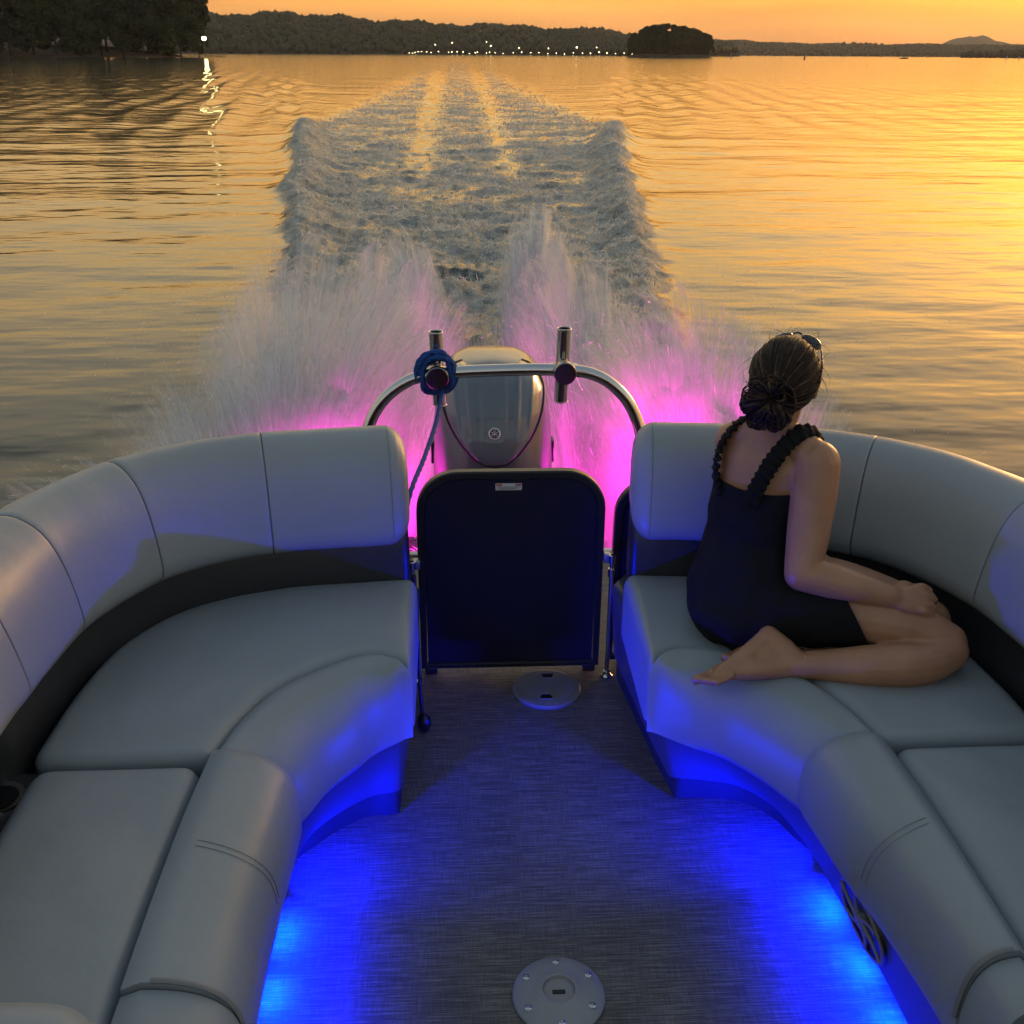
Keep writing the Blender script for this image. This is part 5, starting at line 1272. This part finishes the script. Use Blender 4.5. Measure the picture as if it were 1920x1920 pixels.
# legs folded to her right
body += limb([(.70, 2.005, .525), (.80, 1.962, .536), (.90, 1.925, .538), (.985, 1.892, .526), (1.044, 1.868, .505)], [.084, .078, .068, .055, .046])
body += limb([(1.046, 1.852, .492), (.985, 1.826, .482), (.925, 1.819, .482), (.85, 1.826, .478), (.775, 1.840, .472), (.712, 1.852, .468)], [.043, .047, .049, .044, .034, .0285])
body += [ell((1.058, 1.862, .492), .032, .036, .040)]
body += limb([(.70, 2.10, .52), (.85, 2.05, .535), (.99, 1.99, .52), (1.05, 1.97, .50)], [.082, .080, .060, .05])
body += limb([(1.05, 1.965, .49), (.92, 1.945, .48), (.80, 1.945, .47), (.715, 1.945, .465)], [.048, .05, .04, .029])
def foot(ank, heel, ball, toe, upd, sgn=1):
    """ankle, heel, ball, toe tip; upd = direction of the sole"""
    ank, heel, ball, toe = map(np.array, (ank, heel, ball, toe)); out = []
    out += limb([ank, (ank + heel) / 2, heel], [.029, .030, .0235], 14, 8)
    out += limb([ank, (ank * .6 + ball * .4) + (0, 0, -.002), ball], [.028, .026, .0185], 14, 10)
    out += limb([heel, (heel * .5 + ball * .5), ball], [.022, .019, .020], 14, 10)
    out += [ell(ank * .4 + heel * .35 + ball * .25, .034, .030, .024), ell(ank * .5 + heel * .5, .026, .026, .024)]
    d = toe - ball; L = np.linalg.norm(d); d = d / L; up_ = np.array(upd, float); up_ /= np.linalg.norm(up_); lat = np.cross(d, up_); lat /= np.linalg.norm(lat)
    out += [ell(ball, .030, .021, .018, (d, lat, up_)), ell(ball + lat * .014 * sgn, .020, .016, .016, (d, lat, up_))]
    tips = []
    for k in range(5):
        c_ = (-.026 + .0130 * k) * sgn; ln = [.76, .84, .92, 1.0, 1.02][k] * L; r = [.0072, .0076, .008, .0085, .0115][k]
        b0 = ball + lat * c_ * .85; e = ball + lat * c_ * 1.1 + d * ln + up_ * (.002 if k < 4 else 0)
        out += limb([b0, (b0 + e) / 2 + up_ * -.003, e], [r * 1.15, r * .95, r], 10, 8); tips.append((e, r, d, lat, up_))
    return out, tips
fr1, tips1 = foot((.712, 1.856, .468), (.662, 1.898, .512), (.556, 1.838, .462), (.507, 1.814, .452), (-.35, .15, .92), 1)
fr2, tips2 = foot((.715, 1.945, .465), (.675, 1.985, .495), (.630, 1.918, .458), (.592, 1.893, .455), (-.3, .1, .92), 1)
body += fr1 + fr2
# head
hf_ = np.array((.52, .853, 0.05)); hf_ /= np.linalg.norm(hf_); hr_ = np.cross(hf_, (0, 0, 1)); hr_ /= np.linalg.norm(hr_); hu_ = np.cross(hr_, hf_)
HC = np.array((.703, 2.118, 1.035))
def HD(a, c_, d): return HC + hr_ * a + hf_ * c_ + hu_ * d
body += [ell(HC, .064, .080, .078, (hr_, hf_, hu_)), ell(HD(0, .022, -.035), .052, .060, .068, (hr_, hf_, hu_)), ell(HD(0, .055, -.082), .026, .024, .020, (hr_, hf_, hu_)), ell(HD(0, .078, -.018), .012, .022, .020, (hr_, hf_, hu_)),
         ell(HD(0, .074, -.055), .022, .014, .012, (hr_, hf_, hu_)), ell(HD(0, .066, .018), .045, .016, .012, (hr_, hf_, hu_))]
for s_ in (-1, 1):
    body += [ell(HD(s_ * .068, -.002, -.018), .007, .017, .027, (hr_ + hf_ * -.3 * s_ * s_, hf_, hu_)), ell(HD(s_ * .034, .058, -.028), .018, .014, .014, (hr_, hf_, hu_))]
bodyo = fuse('body', body, MT['skin'], person, .0036, 4)
for s_ in (-1, 1):
    V, F = ell(HD(s_ * .028, .072, 0.0), .010, .010, .010); mesh('eye', V, F, MT['eye'], bodyo)
V, F = ell(HD(0, .087, -.056), .018, .006, .006, (hr_, hf_, hu_)); mesh('lips', V, F, MT['lip'], bodyo)
for e, r, d, lat, up_ in tips1:
    V, F = ell(e + d * r * .35 - up_ * r * .72, r * .55, r * .6, r * .22, (d, lat, up_), 10, 6); mesh('toenail', V, F, MT['nail'], bodyo)
# dress
inf = .0065
dr_ = [torso([(a, b_, c_, d_, e_) for a, b_, c_, d_, e_ in TL], inf)]
dr_ += [ell((.725, 2.155, .775), .058, .056, .058), ell((.788, 2.088, .775), .058, .056, .058), ell((.648, 2.04, .50), .130, .122, .07), ell((.632, 2.085, .79), .051, .036, .07, (fS, fF, (0, 0, 1)))]
dr_ += limb([(.69, 2.005, .525), (.80, 1.964, .540), (.90, 1.927, .544), (.985, 1.894, .532)], [.092, .088, .078, .065])
dr_ += limb([(.70, 2.10, .52), (.85, 2.05, .535), (.99, 1.99, .52)], [.092, .090, .070])
dress = fuse('dress', dr_, MT['jersey'], person, .006, 8, [((0.640, 2.04, .800), (-.10, -.10, 1.0)), ((.832, 1.91, .58), (1.0, .0, .55))], .0042)
sm_ = dress.modifiers.new('th', 'SOLIDIFY'); sm_.thickness = .003; sm_.offset = 1
def ruffle(name, path, w, seed):
    P = crs(np.array(path, float), 120); T = np.gradient(P, axis=0); T /= np.linalg.norm(T, axis=1)[:, None]
    cen = np.array((.684, 2.10, .80)); O = P - cen; O -= T * np.sum(O * T, 1)[:, None]; O /= np.linalg.norm(O, axis=1)[:, None]; S_ = np.cross(T, O)
    rg = np.random.default_rng(seed); s = arclen(P); V = []
    ph = np.cumsum(rg.uniform(.7, 1.3, len(P))) * .95
    cols = np.linspace(-1, 1, 9)
    for i in range(len(P)):
        for c_ in cols:
            wv_ = math.sin(ph[i] + 1.1 * c_) * .0048 * abs(c_) ** .8 + math.sin(ph[i] * 1.9 + c_ * 3) * .002
            out = .010 + wv_ + .006 * (1 - c_ * c_)
            V.append(P[i] + S_[i] * c_ * w * (1 + .12 * math.sin(ph[i] * 1.3 + (2 if c_ > 0 else 0))) + O[i] * out)
    o = mesh(name, V, grid_faces(len(P), 9), MT['jersey'], dress); md_ = o.modifiers.new('th', 'SOLIDIFY'); md_.thickness = .004; md_.offset = 0
    return o
ruffle('ruffled_strap', [(.588, 2.095, .770), (.580, 2.108, .815), (.586, 2.122, .858), (.603, 2.130, .892), (.630, 2.140, .914), (.662, 2.158, .912), (.686, 2.180, .875), (.70, 2.19, .82)], .0175, 1)
ruffle('ruffled_strap', [(.626, 2.020, .770), (.634, 2.012, .808), (.648, 2.010, .845), (.668, 2.014, .880), (.695, 2.024, .910), (.728, 2.040, .926), (.760, 2.062, .912), (.79, 2.085, .86), (.80, 2.095, .82)], .0175, 2)
# anklet
V, F = tube_data([np.array((.727, 1.854, .4695)) + .0315 * (math.cos(a) * np.array((.05, .25, .97)) + math.sin(a) * np.array((.10, .96, -.25))) for a in np.linspace(0, 2 * math.pi, 40)], .0010, 6, False)
ak = mesh('anklet', V, F, MT['gold'], person); ak['label'] = 'thin gold chain round the near ankle'
# hair: cap, combed strands gathered to a low knot, loose bun and fly-aways
rh = np.random.default_rng(3)
KN = HD(.004, -.092, -.020)
def skull(az, el, k=1.0):
    """point on the hair shell; az 0 = face, pi = back"""
    a_ = math.sin(az) * math.cos(el); f_ = math.cos(az) * math.cos(el); u_ = math.sin(el)
    return HC + (hr_ * a_ * .0715 + hf_ * f_ * .087 + hu_ * (u_ * .086 - .004)) * k
parts = []
for i in range(26):
    for j in range(1):
        pass
capV = []; nA, nE = 40, 22
for i in range(nE):
    for j in range(nA):
        az = 2 * math.pi * j / nA; fr_ = .5 + .5 * math.cos(az)
        lo = (-.95 + 1.35 * fr_); el = lo + (math.pi / 2 - .02 - lo) * i / (nE - 1); capV.append(skull(az, el, .985))
hair = mesh('hair', capV, grid_faces(nE, nA, True) + [tuple(range((nE - 1) * nA, nE * nA))], MT['hair'], person); fix_normals(hair)
sd_ = hair.modifiers.new('th', 'SOLIDIFY'); sd_.thickness = .004; sd_.offset = 1
for i in range(520):
    az = rh.uniform(.55, 2 * math.pi - .55); fr_ = .5 + .5 * math.cos(az); lo = -.95 + 1.35 * fr_; el = rh.uniform(lo, min(1.35, lo + 1.5))
    if i % 3 == 0: az = rh.uniform(0, 2 * math.pi); el = rh.uniform(.75, 1.5)
    p0 = skull(az, el, 1.0)
    path = []
    kl = np.array([(KN - HC) @ hr_ / .0705, (KN - HC) @ hf_ / .087, (KN - HC) @ hu_ / .087]); d0 = np.array([math.sin(az) * math.cos(el), math.cos(az) * math.cos(el), math.sin(el)])
    kd = kl / np.linalg.norm(kl); lift = rh.uniform(.99, 1.05)
    for q in np.linspace(0, 1, 9):
        d = d0 * (1 - q) + kd * q; d = d / np.linalg.norm(d); d[2] += .10 * math.sin(q * 3.14) * (1 if el > .2 else -.3); d /= np.linalg.norm(d)
        k = lift + .012 * math.sin(q * 6 + i) + (.10 * max(0, q - .75))
        path.append(HC + (hr_ * d[0] * .0715 + hf_ * d[1] * .087 + hu_ * (d[2] * .086 - .004)) * k)
    path[-1] = KN + rh.normal(0, .004, 3)
    r = rh.uniform(.0010, .0030)
    parts.append(tube_data(crs(np.array(path), 16), [r * .6, r, r, r * .8], 5))
V, F = join(parts); mesh('combed_strands', V, F, MT['hair'], hair)
parts = []
bd = -hf_
BC = KN - hr_ * .020 - hu_ * .026
for i in range(230):          # the bun: hanks folded over and tucked, loose and uneven
    a = rh.uniform(-2.6, 2.6) + math.pi * 1.15; sw = rh.uniform(.55, 1.25); L = rh.uniform(.030, .062)
    dv = hr_ * math.cos(a) + hu_ * math.sin(a); pv = -hr_ * math.sin(a) + hu_ * math.cos(a); k_ = rh.choice([-1, 1])
    h0 = rh.uniform(.004, .030)
    loop = [KN + rh.normal(0, .003, 3), KN + dv * L * .5 + bd * h0 + pv * .006 * k_, KN + dv * L * .95 + pv * .018 * k_ * sw + bd * h0 * .7, KN + dv * L * .75 + pv * .034 * k_ * sw + bd * h0 * .4, KN + dv * L * .35 + pv * .030 * k_ * sw - bd * .004]
    loop = [p * .55 + (p - KN + BC) * .45 if q_ > 1 else p for q_, p in enumerate(loop)]
    r = rh.uniform(.0009, .0030); parts.append(tube_data(crs(np.array(loop), 18), [r * .8, r, r, r * .5], 5))
for i in range(40):           # ends poking out of the knot
    a = rh.uniform(-.9, .7); L = rh.uniform(.040, .072)
    e = KN + (hr_ * math.sin(a) * .8 - hu_ * math.cos(a)) * L + bd * rh.uniform(.0, .02)
    parts.append(tube_data(crs(np.array([KN, KN * .5 + e * .5 + bd * .022 + hr_ * rh.normal(0, .010), e]), 10), [.0022, .0018, .0008], 5))
V, F = join(parts); mesh('bun', V, F, MT['hair'], hair)
V, F = ell(KN + bd * .000 - hu_ * .026 - hr_ * .016, .042, .020, .032, (hr_, hf_, hu_)); mesh('bun_core', V, F, MT['hair'], hair)
V, F = tube_data([KN + hr_ * .013 * math.cos(a) + hu_ * .013 * math.sin(a) + bd * .004 for a in np.linspace(0, 2 * math.pi, 24)], .0042, 8, False); mesh('hair_tie', V, F, MT['hair_tie'], hair)
parts = []
for i in range(70):
    az = rh.uniform(0, 2 * math.pi); el = rh.uniform(-.3, 1.3); p0 = skull(az, el, 1.0); o_ = (p0 - HC) / np.linalg.norm(p0 - HC); w = np.cross(o_, rh.normal(size=3)); w /= np.linalg.norm(w); L = rh.uniform(.012, .035)
    parts.append(tube_data(crs(np.array([p0, p0 + o_ * L * .35 + w * L * .7, p0 + o_ * L * .55 + w * L * 1.5, p0 + o_ * L * .45 + w * L * 2.0]), 9), [.0006, .0005, .0004, .0002], 4))
V, F = join(parts); mesh('flyaway_hair', V, F, MT['hair'], hair)
# sunglasses pushed up on her head
sg_ = thing('sunglasses', 'dark sunglasses pushed up on top of the woman\'s head', 'sunglasses', tuple(HD(0, .03, .09)))
for s_ in (-1, 1):
    V, F = ell(HD(s_ * .033, .068, .060), .025, .017, .0050, (hr_ * 1.0 - hu_ * .38 * s_, hf_ * .80 + hu_ * .50, hu_ * .85 - hf_ * .52 + hr_ * .32 * s_), 24, 10); mesh('lens', V, F, MT['lens'], sg_)
    V, F = tube_data(crs(np.array([HD(s_ * .058, .058, .050), HD(s_ * .074, .010, .030), HD(s_ * .077, -.010, -.004)]), 12), .0022, 6); mesh('temple_arm', V, F, MT['lens'], sg_)
V, F = tube_data([HD(-.010, .076, .072), HD(0, .078, .075), HD(.010, .076, .072)], .0025, 8); mesh('bridge', V, F, MT['lens'], sg_)

# ------------------------------------------------------------------ dusk haze over the lake
m = bpy.data.materials.new('haze_air'); m.use_nodes = True; t = m.node_tree; t.nodes.clear()
pv = t.nodes.new('ShaderNodeVolumePrincipled'); pv.inputs['Color'].default_value = (0.82, 0.80, 0.80, 1); pv.inputs['Density'].default_value = 6.5e-5; pv.inputs['Anisotropy'].default_value = 0.35
ho = t.nodes.new('ShaderNodeOutputMaterial'); lk(t, pv.outputs[0], ho.inputs['Volume'])
V, F = box_data(-4700, 5200, -700, 7400, WATER - 3, 210)
hz = mesh('haze', V, F, m, None, False); tag(hz, 'thin dusk haze lying over the lake', 'haze', kind='stuff'); fix_normals(hz)
